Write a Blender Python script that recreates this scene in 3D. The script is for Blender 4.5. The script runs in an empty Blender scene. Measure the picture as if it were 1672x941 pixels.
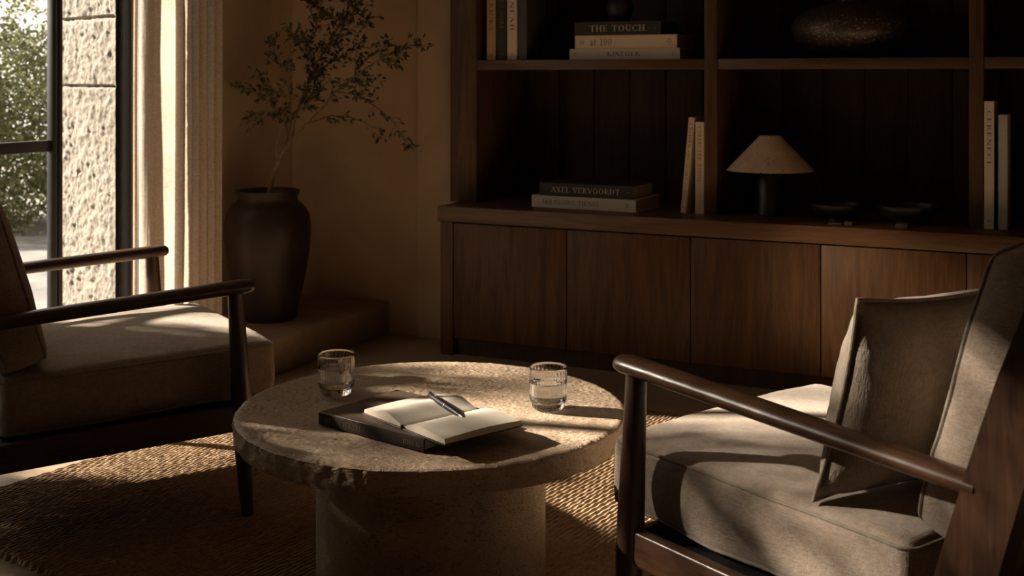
import bpy, bmesh, math, random
from mathutils import Vector, Matrix, noise
import numpy as np
random.seed(7)
R = math.radians
C = bpy.context.scene.collection
sc = bpy.context.scene

# ------------------------------------------------------------------ camera, light, exposure
F = 1960.0                       # focal length in pixels of the 1672 px wide frame
HY = 125.0                       # horizon row
EYE = 1.17
cam = bpy.data.cameras.new('camera'); camo = bpy.data.objects.new('camera', cam); C.objects.link(camo)
cam.sensor_width = 36; cam.lens = 36*F/1672; cam.shift_y = -(470.5-HY)/1672
camo.location = (0, 0, EYE); camo.rotation_euler = (R(90), 0, 0)
cam.dof.use_dof = True; cam.dof.focus_distance = 2.75; cam.dof.aperture_fstop = 7.0
cam.clip_start = 0.02
sc.camera = camo

SUN_AZ, SUN_EL = R(-15), R(25)
sun = bpy.data.lights.new('sun', 'SUN'); suno = bpy.data.objects.new('sun', sun); C.objects.link(suno)
sd = Vector((math.cos(SUN_AZ)*math.cos(SUN_EL), math.sin(SUN_AZ)*math.cos(SUN_EL), -math.sin(SUN_EL)))
suno.rotation_euler = sd.to_track_quat('-Z', 'Y').to_euler(); suno.location = (-8, 6, 6)
sun.energy = 26.0; sun.angle = R(1.1); sun.color = (1.0, 0.87, 0.735)

w = bpy.data.worlds.new('world'); sc.world = w; w.use_nodes = True
wb = w.node_tree.nodes['Background']; wb.inputs[0].default_value = (1.0, 0.89, 0.77, 1); wb.inputs[1].default_value = 1.5

sc.view_settings.view_transform = 'Standard'; sc.view_settings.look = 'None'
sc.view_settings.gamma = 1.0; sc.view_settings.exposure = 0.3; sc.view_settings.use_curve_mapping = False
sc.cycles.use_denoising = True
sc.cycles.max_bounces = 12; sc.cycles.transparent_max_bounces = 24; sc.cycles.transmission_bounces = 12
sc.cycles.caustics_refractive = True; sc.cycles.caustics_reflective = False
sc.cycles.sample_clamp_indirect = 4.0

# ------------------------------------------------------------------ room frame: u along the back wall, v into it
TH = R(-25.5)
ct, st = math.cos(TH), math.sin(TH)
def UV(u, v, z=0.0): return Vector((u*ct - v*st, u*st + v*ct, z))
def toUV(p): return (p[0]*ct + p[1]*st, -p[0]*st + p[1]*ct)
def at(px, py, h):               # pixel on a horizontal plane of height h
    Z = F*(EYE-h)/(py-HY); return Vector(((px-836)/F*Z, Z, h))
def on_v(px, v):                 # u where the pixel column meets the vertical plane v
    m = (px-836)/F; Z = v/(-st*m + ct); return Z*(ct*m + st)
def on_u(px, u):
    m = (px-836)/F; Z = u/(ct*m + st); return Z*(-st*m + ct)

# added warm spot just outside the window, imitating sunlight patches on the cabinet doors
bl = bpy.data.lights.new('added_door_spot', 'SPOT'); blo = bpy.data.objects.new('added_door_spot', bl); C.objects.link(blo)
bp, bt_ = UV(-3.75, 1.55, 1.75), UV(-0.70, 4.438, 0.34)
blo.location = bp; blo.rotation_euler = (bt_-bp).to_track_quat('-Z', 'Y').to_euler()
bl.energy = 620; bl.spot_size = R(9.5); bl.spot_blend = 0.9; bl.shadow_soft_size = 0.06; bl.color = (1.0, 0.72, 0.48)

# ------------------------------------------------------------------ materials
def mat(name, build):
    m = bpy.data.materials.new(name); m.use_nodes = True
    nt = m.node_tree; b = nt.nodes['Principled BSDF']
    build(nt, b); return m
def N(nt, t, **kw):
    n = nt.nodes.new(t)
    for k, v in kw.items():
        if k.startswith('i_'):
            k2 = k[2:].replace('_', ' ')
            n.inputs[k2].default_value = v
        else: setattr(n, k, v)
    return n
def coords(nt, scale=(1,1,1), rot=(0,0,0), kind='Object'):
    tc = N(nt, 'ShaderNodeTexCoord'); mp = N(nt, 'ShaderNodeMapping')
    mp.inputs['Scale'].default_value = scale; mp.inputs['Rotation'].default_value = rot
    nt.links.new(tc.outputs[kind], mp.inputs[0]); return mp.outputs[0]
def ramp(nt, fac, stops):
    r = N(nt, 'ShaderNodeValToRGB'); e = r.color_ramp.elements
    while len(e) < len(stops): e.new(0.5)
    for i, (p, c) in enumerate(stops):
        e[i].position = p; e[i].color = (*c, 1) if len(c) == 3 else c
    nt.links.new(fac, r.inputs[0]); return r.outputs[0]
def noise_tex(nt, vec, scale, detail=4, rough=0.55, dist=0.0):
    n = N(nt, 'ShaderNodeTexNoise'); n.inputs['Scale'].default_value = scale
    n.inputs['Detail'].default_value = detail; n.inputs['Roughness'].default_value = rough
    n.inputs['Distortion'].default_value = dist
    nt.links.new(vec, n.inputs['Vector']); return n.outputs['Fac']
def math_n(nt, op, a, b):
    m = N(nt, 'ShaderNodeMath', operation=op)
    for i, x in enumerate((a, b)):
        if isinstance(x, (int, float)): m.inputs[i].default_value = x
        else: nt.links.new(x, m.inputs[i])
    return m.outputs[0]
def bump(nt, b, h, strength=0.3, dist=0.01, prev=None):
    n = N(nt, 'ShaderNodeBump'); n.inputs['Strength'].default_value = strength; n.inputs['Distance'].default_value = dist
    nt.links.new(h, n.inputs['Height'])
    if prev is not None: nt.links.new(prev, n.inputs['Normal'])
    nt.links.new(n.outputs[0], b.inputs['Normal']); return n.outputs[0]

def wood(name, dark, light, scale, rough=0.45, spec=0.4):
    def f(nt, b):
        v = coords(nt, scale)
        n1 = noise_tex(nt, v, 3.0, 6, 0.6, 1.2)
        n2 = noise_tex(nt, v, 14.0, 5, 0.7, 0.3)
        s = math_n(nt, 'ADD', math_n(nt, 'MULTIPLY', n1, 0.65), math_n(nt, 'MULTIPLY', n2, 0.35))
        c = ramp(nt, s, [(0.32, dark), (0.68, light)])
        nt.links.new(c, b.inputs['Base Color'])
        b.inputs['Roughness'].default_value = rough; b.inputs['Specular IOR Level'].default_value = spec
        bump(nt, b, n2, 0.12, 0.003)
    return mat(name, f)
WD, WL = (0.038, 0.017, 0.0065), (0.125, 0.060, 0.024)
M_cab_v = wood('cabinet_wood_vertical', WD, WL, (9, 9, 0.8), 0.5, 0.3)
M_cab_h = wood('cabinet_wood_horizontal', WD, (0.15, 0.075, 0.032), (0.8, 9, 14), 0.38, 0.45)
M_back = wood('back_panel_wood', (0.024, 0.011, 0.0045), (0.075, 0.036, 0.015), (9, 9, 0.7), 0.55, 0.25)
M_chair = wood('chair_walnut', (0.026, 0.011, 0.006), (0.095, 0.043, 0.021), (14, 1.6, 14), 0.33, 0.5)
M_chair_v = wood('chair_walnut_upright', (0.026, 0.011, 0.006), (0.09, 0.041, 0.02), (14, 14, 1.4), 0.36, 0.5)

def f(nt, b):
    v = coords(nt)
    n = noise_tex(nt, v, 1.6, 5, 0.6, 0.5); n2 = noise_tex(nt, v, 22, 5, 0.6)
    c = ramp(nt, n, [(0.3, (0.33, 0.235, 0.15)), (0.7, (0.46, 0.34, 0.225))])
    nt.links.new(c, b.inputs['Base Color']); b.inputs['Roughness'].default_value = 0.9
    b.inputs['Specular IOR Level'].default_value = 0.15
    bump(nt, b, math_n(nt, 'ADD', n, math_n(nt, 'MULTIPLY', n2, 0.25)), 0.35, 0.02)
M_plaster = mat('limewash_plaster', f)
def f(nt, b):
    v = coords(nt)
    n = noise_tex(nt, v, 2.2, 6, 0.65, 0.8); n2 = noise_tex(nt, v, 40, 4, 0.6)
    c = ramp(nt, n, [(0.3, (0.24, 0.17, 0.11)), (0.7, (0.36, 0.265, 0.18))])
    nt.links.new(c, b.inputs['Base Color']); b.inputs['Roughness'].default_value = 0.5
    b.inputs['Specular IOR Level'].default_value = 0.3
    bump(nt, b, n2, 0.15, 0.004)
M_floor = mat('honed_stone_floor', f)
def f(nt, b):
    v = coords(nt)
    n = noise_tex(nt, v, 5, 6, 0.7, 0.8); n2 = noise_tex(nt, v, 45, 4, 0.6)
    c = ramp(nt, n, [(0.3, (0.2, 0.14, 0.085)), (0.7, (0.33, 0.24, 0.155))])
    nt.links.new(c, b.inputs['Base Color']); b.inputs['Roughness'].default_value = 0.7
    bump(nt, b, math_n(nt, 'ADD', n, math_n(nt, 'MULTIPLY', n2, 0.3)), 0.4, 0.01)
M_step = mat('plastered_step', f)

def travertine(name, strength):
    def f(nt, b):
        v = coords(nt); vs = coords(nt, (1.0, 2.6, 2.6), (0, 0, R(-28)))
        n = noise_tex(nt, v, 7, 6, 0.65, 1.0)
        fine = noise_tex(nt, v, 110, 4, 0.6)
        # worm-like pits
        vo = noise_tex(nt, vs, 34, 3, 0.55, 2.6)
        pits = ramp(nt, vo, [(0.34, (0, 0, 0)), (0.42, (1, 1, 1))])
        vo2 = noise_tex(nt, vs, 13, 4, 0.6, 1.8)
        pits2 = ramp(nt, vo2, [(0.30, (0, 0, 0)), (0.36, (1, 1, 1))])
        pm = math_n(nt, 'MULTIPLY', pits, pits2)
        c = ramp(nt, math_n(nt, 'ADD', math_n(nt, 'MULTIPLY', n, 0.7), math_n(nt, 'MULTIPLY', fine, 0.3)),
                 [(0.3, (0.36, 0.25, 0.165)), (0.55, (0.52, 0.385, 0.265)), (0.75, (0.62, 0.48, 0.35))])
        mx = N(nt, 'ShaderNodeMix', data_type='RGBA', blend_type='MULTIPLY'); mx.inputs[0].default_value = 0.5
        nt.links.new(c, mx.inputs[6]); nt.links.new(pm, mx.inputs[7])
        nt.links.new(mx.outputs[2], b.inputs['Base Color'])
        b.inputs['Roughness'].default_value = 0.42; b.inputs['Specular IOR Level'].default_value = 0.4
        rg_ = noise_tex(nt, vs, 21, 3, 0.55, 3.0)
        ridge = math_n(nt, 'ABSOLUTE', math_n(nt, 'SUBTRACT', rg_, 0.5), 0)
        h = math_n(nt, 'ADD', math_n(nt, 'MULTIPLY', pm, 0.8), math_n(nt, 'ADD', math_n(nt, 'MULTIPLY', fine, 0.3), math_n(nt, 'ADD', math_n(nt, 'MULTIPLY', n, 0.35), math_n(nt, 'MULTIPLY', ridge, 1.6))))
        bump(nt, b, h, strength, 0.006)
    return mat(name, f)
M_trav = travertine('travertine', 0.6)

def f(nt, b):
    v = coords(nt)
    n = noise_tex(nt, v, 14, 8, 0.7, 0.6); n2 = noise_tex(nt, v, 55, 5, 0.65)
    c = ramp(nt, n, [(0.3, (0.17, 0.144, 0.115)), (0.65, (0.215, 0.19, 0.16))])
    nt.links.new(c, b.inputs['Base Color']); b.inputs['Roughness'].default_value = 0.95
    bump(nt, b, math_n(nt, 'ADD', n, math_n(nt, 'MULTIPLY', n2, 0.5)), 0.6, 0.02)
M_stone = mat('rough_limestone', f)

def fabric(name, c0, c1, sc_=1.0, transl=0.0, bs=0.4):
    def f(nt, b):
        v = coords(nt)
        wa = noise_tex(nt, coords(nt, (1, 0.16, 0.3)), 520*sc_, 2, 0.6); wb_ = noise_tex(nt, coords(nt, (0.16, 1, 0.3)), 520*sc_, 2, 0.6)
        wc_ = noise_tex(nt, coords(nt, (0.3, 0.16, 1)), 420*sc_, 2, 0.6)
        ww = math_n(nt, 'ADD', math_n(nt, 'ADD', wa, wb_), wc_)
        n = noise_tex(nt, v, 45, 4, 0.7); nl = noise_tex(nt, v, 6, 3, 0.6)
        c = ramp(nt, math_n(nt, 'ADD', math_n(nt, 'MULTIPLY', n, 0.6), math_n(nt, 'MULTIPLY', nl, 0.4)), [(0.3, c0), (0.7, c1)])
        wm = ramp(nt, math_n(nt, 'MULTIPLY', ww, 0.3333), [(0.40, (0.45, 0.43, 0.41)), (0.58, (1, 1, 1))])
        mw = N(nt, 'ShaderNodeMix', data_type='RGBA', blend_type='MULTIPLY'); mw.inputs[0].default_value = 0.42
        nt.links.new(c, mw.inputs[6]); nt.links.new(wm, mw.inputs[7]); c = mw.outputs[2]
        nt.links.new(c, b.inputs['Base Color']); b.inputs['Roughness'].default_value = 0.95
        b.inputs['Specular IOR Level'].default_value = 0.1; b.inputs['Sheen Weight'].default_value = 0.15
        nb = bump(nt, b, math_n(nt, 'ADD', math_n(nt, 'MULTIPLY', ww, 0.8), math_n(nt, 'MULTIPLY', n, 0.5)), bs, 0.004)
        if transl:
            t = N(nt, 'ShaderNodeBsdfTranslucent'); nt.links.new(c, t.inputs[0])
            mx = N(nt, 'ShaderNodeMixShader'); mx.inputs[0].default_value = transl
            nt.links.new(b.outputs[0], mx.inputs[1]); nt.links.new(t.outputs[0], mx.inputs[2])
            nt.links.new(mx.outputs[0], nt.nodes['Material Output'].inputs[0])
    return mat(name, f)
M_linen = fabric('linen_upholstery', (0.33, 0.25, 0.187), (0.45, 0.36, 0.282))
M_piping = fabric('linen_piping', (0.28, 0.225, 0.175), (0.36, 0.30, 0.235))
M_pillow = fabric('pillow_linen', (0.26, 0.205, 0.155), (0.36, 0.295, 0.23))
M_curtain = fabric('sheer_linen_curtain', (0.60, 0.50, 0.405), (0.70, 0.60, 0.50), 0.6, 0.38, 0.3)

def f(nt, b):
    v = coords(nt)
    n = noise_tex(nt, v, 60, 5, 0.7); n2 = noise_tex(nt, v, 3, 3, 0.6)
    c = ramp(nt, math_n(nt, 'ADD', math_n(nt, 'MULTIPLY', n, 0.7), math_n(nt, 'MULTIPLY', n2, 0.3)), [(0.3, (0.19, 0.125, 0.075)), (0.5, (0.34, 0.235, 0.145)), (0.72, (0.50, 0.37, 0.24))])
    nt.links.new(c, b.inputs['Base Color']); b.inputs['Roughness'].default_value = 0.9; b.inputs['Specular IOR Level'].default_value = 0.15
    bump(nt, b, n, 0.6, 0.004)
M_jute = mat('jute_braid', f)

def plain(name, col, rough=0.5, metal=0.0, spec=0.5, var=0.0, nscale=30, bs=0.0, coat=0.0):
    def f(nt, b):
        v = coords(nt); n = noise_tex(nt, v, nscale, 4, 0.6)
        lo = tuple(max(0, c*(1-var)) for c in col); hi = tuple(min(1, c*(1+var)) for c in col)
        nt.links.new(ramp(nt, n, [(0.3, lo), (0.7, hi)]), b.inputs['Base Color'])
        b.inputs['Roughness'].default_value = rough; b.inputs['Metallic'].default_value = metal
        b.inputs['Specular IOR Level'].default_value = spec; b.inputs['Coat Weight'].default_value = coat
        if bs: bump(nt, b, n, bs, 0.003)
    return mat(name, f)
M_frame = plain('dark_window_frame', (0.035, 0.036, 0.036), 0.45, 0.3, 0.4, 0.1)
M_black = plain('black_ceramic', (0.012, 0.011, 0.011), 0.4, 0, 0.5, 0.3)
M_bowl = plain('dark_iron_bowl', (0.016, 0.013, 0.011), 0.45, 0.2, 0.5, 0.4, 60, 0.2)
M_brass = plain('aged_brass', (0.25, 0.16, 0.07), 0.35, 1.0, 0.5, 0.2)
M_bark = plain('bark', (0.2, 0.13, 0.085), 0.85, 0, 0.2, 0.4, 60, 0.5)
M_soil = plain('soil', (0.03, 0.02, 0.013), 0.95, 0, 0.1, 0.5, 80, 0.8)
M_cream = plain('cream_book_cloth', (0.66, 0.53, 0.40), 0.7, 0, 0.2, 0.05, 90, 0.1)
M_white = plain('white_book_cloth', (0.70, 0.60, 0.49), 0.6, 0, 0.3, 0.04, 90)
M_grey = plain('grey_book_cloth', (0.44, 0.43, 0.41), 0.55, 0, 0.3, 0.05, 90)
M_tan = plain('tan_book_cloth', (0.42, 0.28, 0.16), 0.7, 0, 0.2, 0.06, 90)
M_char = plain('charcoal_book_cloth', (0.035, 0.033, 0.028), 0.6, 0, 0.3, 0.1, 90)
M_taupe = plain('taupe_book_cover', (0.095, 0.062, 0.04), 0.5, 0, 0.35, 0.08, 60)
M_taupe_s = plain('dark_book_spine', (0.03, 0.022, 0.016), 0.65, 0, 0.12, 0.08, 60)
M_pages = plain('page_edges', (0.42, 0.33, 0.23), 0.8, 0, 0.1, 0.15, 400)
M_ink = plain('dark_ink', (0.05, 0.04, 0.03), 0.7, 0, 0.2)
M_goldink = plain('bronze_ink', (0.16, 0.10, 0.055), 0.5, 0.2, 0.3)
M_lightink = plain('pale_ink', (0.55, 0.45, 0.34), 0.7, 0, 0.2)
M_pen = plain('black_pen_lacquer', (0.008, 0.008, 0.009), 0.3, 0, 0.25, 0.1, 5, 0, 0.0)
M_silver = plain('silver_metal', (0.6, 0.57, 0.53), 0.25, 1.0)
M_ceiling = plain('ceiling_plaster', (0.42, 0.34, 0.26), 0.9, 0, 0.1, 0.05, 3)
M_grnd = plain('grey_paving', (0.20, 0.195, 0.19), 0.9, 0, 0.1, 0.3, 2.5, 0.3)
M_match = plain('small_wooden_block', (0.09, 0.055, 0.035), 0.6, 0, 0.3, 0.3, 40)

def f(nt, b):      # pages of the open notebook: ruled handwriting-like faint lines
    v = coords(nt)
    n = noise_tex(nt, v, 8, 3, 0.5)
    wv = N(nt, 'ShaderNodeTexWave', wave_type='BANDS', bands_direction='Y'); wv.inputs['Scale'].default_value = 45; wv.inputs['Distortion'].default_value = 0.6; wv.inputs['Detail'].default_value = 2; wv.inputs['Detail Scale'].default_value = 6
    nt.links.new(v, wv.inputs['Vector'])
    nw = noise_tex(nt, coords(nt, (1, 4, 1)), 95, 2, 0.6)
    ln = ramp(nt, wv.outputs['Fac'], [(0.05, (0.45, 0.45, 0.45)), (0.22, (1, 1, 1))])
    wr = ramp(nt, nw, [(0.45, (1, 1, 1)), (0.55, (0, 0, 0))])
    k = math_n(nt, 'MAXIMUM', ln, wr)
    c = ramp(nt, n, [(0.3, (0.50, 0.44, 0.36)), (0.7, (0.56, 0.50, 0.42))])
    mx = N(nt, 'ShaderNodeMix', data_type='RGBA', blend_type='MULTIPLY'); mx.inputs[0].default_value = 0.16
    nt.links.new(c, mx.inputs[6]); nt.links.new(k, mx.inputs[7]); nt.links.new(mx.outputs[2], b.inputs['Base Color'])
    b.inputs['Roughness'].default_value = 0.8; b.inputs['Specular IOR Level'].default_value = 0.15
M_paper = mat('notebook_paper', f)
def f(nt, b):
    v = coords(nt)
    wv = N(nt, 'ShaderNodeTexWave', wave_type='BANDS', bands_direction='Z'); wv.inputs['Scale'].default_value = 260; wv.inputs['Distortion'].default_value = 1.5
    nt.links.new(v, wv.inputs['Vector'])
    nt.links.new(ramp(nt, wv.outputs['Fac'], [(0.1, (0.42, 0.33, 0.24)), (0.7, (0.66, 0.56, 0.43))]), b.inputs['Base Color']); b.inputs['Roughness'].default_value = 0.8
M_pedge = mat('notebook_page_edges', f)
def f(nt, b):
    v = coords(nt)
    n = noise_tex(nt, v, 14, 4, 0.6, 0.5); vo = N(nt, 'ShaderNodeTexVoronoi', feature='F1'); vo.inputs['Scale'].default_value = 48
    nt.links.new(v, vo.inputs['Vector'])
    sp = ramp(nt, vo.outputs['Distance'], [(0.1, (0.35, 0.3, 0.25)), (0.24, (1, 1, 1))])
    c = ramp(nt, n, [(0.3, (0.60, 0.44, 0.29)), (0.7, (0.76, 0.59, 0.41))])
    mx = N(nt, 'ShaderNodeMix', data_type='RGBA', blend_type='MULTIPLY'); mx.inputs[0].default_value = 0.8
    nt.links.new(c, mx.inputs[6]); nt.links.new(sp, mx.inputs[7]); nt.links.new(mx.outputs[2], b.inputs['Base Color'])
    b.inputs['Roughness'].default_value = 0.8
M_shade = mat('parchment_lamp_shade', f)
def f(nt, b):
    v = coords(nt, (1, 1, 2.2)); n = noise_tex(nt, v, 85, 4, 0.75)
    c = ramp(nt, n, [(0.56, (0.032, 0.026, 0.019)), (0.65, (0.45, 0.31, 0.17))])
    nt.links.new(c, b.inputs['Base Color']); b.inputs['Roughness'].default_value = 0.38; b.inputs['Specular IOR Level'].default_value = 0.5
    bump(nt, b, n, 0.15, 0.003)
M_vase = mat('speckled_dark_stoneware', f)
def f(nt, b):
    v = coords(nt); n = noise_tex(nt, v, 7, 6, 0.7, 0.5); n2 = noise_tex(nt, v, 45, 4, 0.6)
    c = ramp(nt, n, [(0.35, (0.010, 0.0065, 0.004)), (0.7, (0.042, 0.021, 0.011))])
    nt.links.new(c, b.inputs['Base Color']); b.inputs['Roughness'].default_value = 0.5; b.inputs['Specular IOR Level'].default_value = 0.4
    bump(nt, b, math_n(nt, 'ADD', n, math_n(nt, 'MULTIPLY', n2, 0.4)), 0.3, 0.006)
M_pot = mat('dark_glazed_clay', f)
def leafmat(name, c0, c1, tr=0.35):
    def f(nt, b):
        v = coords(nt); n = noise_tex(nt, v, 18, 2, 0.5)
        c = ramp(nt, n, [(0.35, c0), (0.65, c1)])
        nt.links.new(c, b.inputs['Base Color']); b.inputs['Roughness'].default_value = 0.45
        t = N(nt, 'ShaderNodeBsdfTranslucent'); nt.links.new(c, t.inputs[0])
        mx = N(nt, 'ShaderNodeMixShader'); mx.inputs[0].default_value = tr
        nt.links.new(b.outputs[0], mx.inputs[1]); nt.links.new(t.outputs[0], mx.inputs[2])
        nt.links.new(mx.outputs[0], nt.nodes['Material Output'].inputs[0])
    return mat(name, f)
M_leaf = leafmat('small_green_leaves', (0.04, 0.043, 0.018), (0.11, 0.112, 0.05))
M_hedge = leafmat('hedge_leaves', (0.07, 0.085, 0.035), (0.22, 0.22, 0.10))
def f(nt, b):      # clear pane: mostly see-through with a mirror-like reflection at grazing angles
    g = N(nt, 'ShaderNodeBsdfGlossy'); g.inputs['Roughness'].default_value = 0.02
    t = N(nt, 'ShaderNodeBsdfTransparent'); t.inputs[0].default_value = (0.93, 0.94, 0.93, 1)
    lw = N(nt, 'ShaderNodeLayerWeight'); lw.inputs[0].default_value = 0.5
    fr = math_n(nt, 'ADD', math_n(nt, 'MULTIPLY', math_n(nt, 'POWER', lw.outputs['Facing'], 5.0), 0.7), 0.03)
    mx = N(nt, 'ShaderNodeMixShader'); nt.links.new(fr, mx.inputs[0])
    nt.links.new(t.outputs[0], mx.inputs[1]); nt.links.new(g.outputs[0], mx.inputs[2])
    nt.links.new(mx.outputs[0], nt.nodes['Material Output'].inputs[0])
M_pane = mat('window_glass', f)
def f(nt, b):
    b.inputs['Base Color'].default_value = (1, 1, 1, 1); b.inputs['Transmission Weight'].default_value = 1
    b.inputs['Roughness'].default_value = 0.02; b.inputs['IOR'].default_value = 1.47
M_glass = mat('drinking_glass', f)
def f(nt, b):
    b.inputs['Base Color'].default_value = (1, 1, 1, 1); b.inputs['Transmission Weight'].default_value = 1
    b.inputs['Roughness'].default_value = 0.0; b.inputs['IOR'].default_value = 1.333
M_water = mat('water', f)

# ------------------------------------------------------------------ mesh helpers
def box(bm, x0, x1, y0, y1, z0, z1, bev=0.0, seg=2, M=None):
    t = bmesh.new() if bev else bm
    vs = [t.verts.new(p) for p in ((x0,y0,z0),(x1,y0,z0),(x1,y1,z0),(x0,y1,z0),(x0,y0,z1),(x1,y0,z1),(x1,y1,z1),(x0,y1,z1))]
    for q in ((0,3,2,1),(4,5,6,7),(0,1,5,4),(1,2,6,5),(2,3,7,6),(3,0,4,7)): t.faces.new([vs[i] for i in q])
    if bev:
        bmesh.ops.bevel(t, geom=list(t.edges), offset=bev, segments=seg, profile=0.5, affect='EDGES')
        merge(bm, t, M)
    elif M is not None:
        for v in vs: v.co = M @ v.co
def merge(bm, t, M=None):
    t.verts.index_update()
    mp = [bm.verts.new(M @ v.co if M is not None else v.co) for v in t.verts]
    for fc in t.faces: bm.faces.new([mp[v.index] for v in fc.verts])
    t.free()
def tube(bm, pts, rad, seg=8, caps=True, flat=1.0, closed=False, up=None):
    pts = [Vector(p) for p in pts]; n = len(pts)
    if not hasattr(rad, '__len__'): rad = [rad]*n
    rings = []; nrm = None
    for i in range(n):
        if closed: t = (pts[(i+1) % n]-pts[i-1]).normalized()
        else: t = (pts[min(i+1, n-1)]-pts[max(i-1, 0)]).normalized()
        if nrm is None:
            a = Vector(up) if up else (Vector((0,0,1)) if abs(t.z) < 0.9 else Vector((1,0,0)))
            nrm = (a - t*a.dot(t)).normalized()
        else: nrm = (nrm - t*nrm.dot(t)).normalized()
        bn = t.cross(nrm)
        rings.append([bm.verts.new(pts[i] + nrm*math.cos(2*math.pi*k/seg)*rad[i]*flat + bn*math.sin(2*math.pi*k/seg)*rad[i]) for k in range(seg)])
    m = n if closed else n-1
    for i in range(m):
        a, b2 = rings[i], rings[(i+1) % n]
        for k in range(seg): bm.faces.new((a[k], a[(k+1) % seg], b2[(k+1) % seg], b2[k]))
    if caps and not closed:
        bm.faces.new(list(reversed(rings[0]))); bm.faces.new(rings[-1])
def lathe(bm, prof, seg=64, center=(0,0,0), rib=None):
    cx, cy, cz = center; rings = []
    for (r, z) in prof:
        if r < 1e-6: rings.append([bm.verts.new((cx, cy, cz+z))]); continue
        ring = []
        for k in range(seg):
            a = 2*math.pi*k/seg; rr = r*(rib(a, z) if rib else 1)
            ring.append(bm.verts.new((cx+rr*math.cos(a), cy+rr*math.sin(a), cz+z)))
        rings.append(ring)
    for a, b2 in zip(rings, rings[1:]):
        if len(a) == 1 and len(b2) == 1: continue
        if len(a) == 1:
            for k in range(seg): bm.faces.new((a[0], b2[(k+1) % seg], b2[k]))
        elif len(b2) == 1:
            for k in range(seg): bm.faces.new((a[k], a[(k+1) % seg], b2[0]))
        else:
            for k in range(seg): bm.faces.new((a[k], a[(k+1) % seg], b2[(k+1) % seg], b2[k]))
def obj(name, bm, m, parent=None, smooth=True, angle=40):
    bmesh.ops.recalc_face_normals(bm, faces=bm.faces)
    me = bpy.data.meshes.new(name); bm.to_mesh(me); bm.free(); me.materials.append(m)
    o = bpy.data.objects.new(name, me); C.objects.link(o)
    if parent is not None: o.parent = parent
    if smooth: shade(me, angle)
    return o
def shade(me, angle):
    n = len(me.polygons); me.polygons.foreach_set('use_smooth', [True]*n)
    bm = bmesh.new(); bm.from_mesh(me)
    for e in bm.edges:
        if len(e.link_faces) == 2 and e.calc_face_angle(0) > R(angle): e.smooth = False
    bm.to_mesh(me); bm.free()
def tag(o, label, cat, group=None):
    o['label'] = label; o['category'] = cat
    if group: o['group'] = group
    return o
def thing(name, label, cat, loc=(0,0,0), rot=(0,0,0), group=None):
    o = bpy.data.objects.new(name, None); C.objects.link(o); o.location = loc; o.rotation_euler = rot
    o.empty_display_size = 0.1
    return tag(o, label, cat, group)
def struct(name, bm, m, smooth=False, rz=TH):
    o = obj(name, bm, m, None, smooth); o['kind'] = 'structure'; o.rotation_euler.z = rz; return o
NB = lambda: bmesh.new()
def catmull(pts, n=6):
    pts = [Vector(p) for p in pts]; out = []
    for i in range(len(pts)-1):
        p0 = pts[max(i-1, 0)]; p1 = pts[i]; p2 = pts[i+1]; p3 = pts[min(i+2, len(pts)-1)]
        for k in range(n):
            t = k/n
            out.append(0.5*((2*p1)+(p2-p0)*t+(2*p0-5*p1+4*p2-p3)*t*t+(3*p1-p0-3*p2+p3)*t**3))
    out.append(pts[-1]); return out

# ------------------------------------------------------------------ the room (u, v coordinates)
UW = -3.39          # inner face of the window wall
VW = 4.69           # inner face of the back wall
VC = 4.438          # front of the low cabinet
VU = 4.61           # front of the shelving above it
UR = 2.9; VB = -2.2; HC = 2.75
UCAB = on_v(718, VC)

b = NB(); box(b, UW-0.5, UR+0.1, VB-0.1, 5.2, -0.1, 0); struct('floor', b, M_floor)
b = NB(); box(b, UW-0.5, UR+0.1, VB-0.1, 5.2, HC, HC+0.1); struct('ceiling', b, M_ceiling)
us = on_v(685, VW)
b = NB(); box(b, UW-0.3, us, VW, 5.2, 0, HC); struct('wall_back', b, M_plaster)
b = NB(); box(b, us, UCAB+0.03, VW-0.022, 5.2, 0, HC, 0.004); struct('trim_1', b, M_plaster)      # flat pilaster beside the cabinet
b = NB(); box(b, UCAB+0.03, UR, 5.14, 5.2, 0, HC); struct('wall_back', b, M_plaster)
b = NB(); box(b, UR, UR+0.1, VB, 5.2, 0, HC); struct('wall_right', b, M_plaster)
b = NB(); box(b, UW-0.3, UR, VB-0.1, VB, 0, HC); struct('wall_front', b, M_plaster)
WV1 = on_u(218, UW); WV0 = 0.8; WT = 2.45
b = NB(); box(b, UW-0.06, UW, WV1, VW, 0, HC); struct('wall_left', b, M_plaster)                 # short wall between window and corner
b = NB(); box(b, UW-0.3, UW, VB, WV0, 0, HC); struct('wall_left.001', b, M_plaster)
b = NB(); box(b, UW-0.3, UW, WV0, WV1, WT, HC); struct('wall_left.002', b, M_plaster)
# raised step along the window wall
UST = toUV(at(637, 545, 0))[0]
b = NB(); box(b, UW, UST, 3.35, VW, 0, 0.143, 0.008)
struct('trim_2', b, M_step, True)

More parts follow.
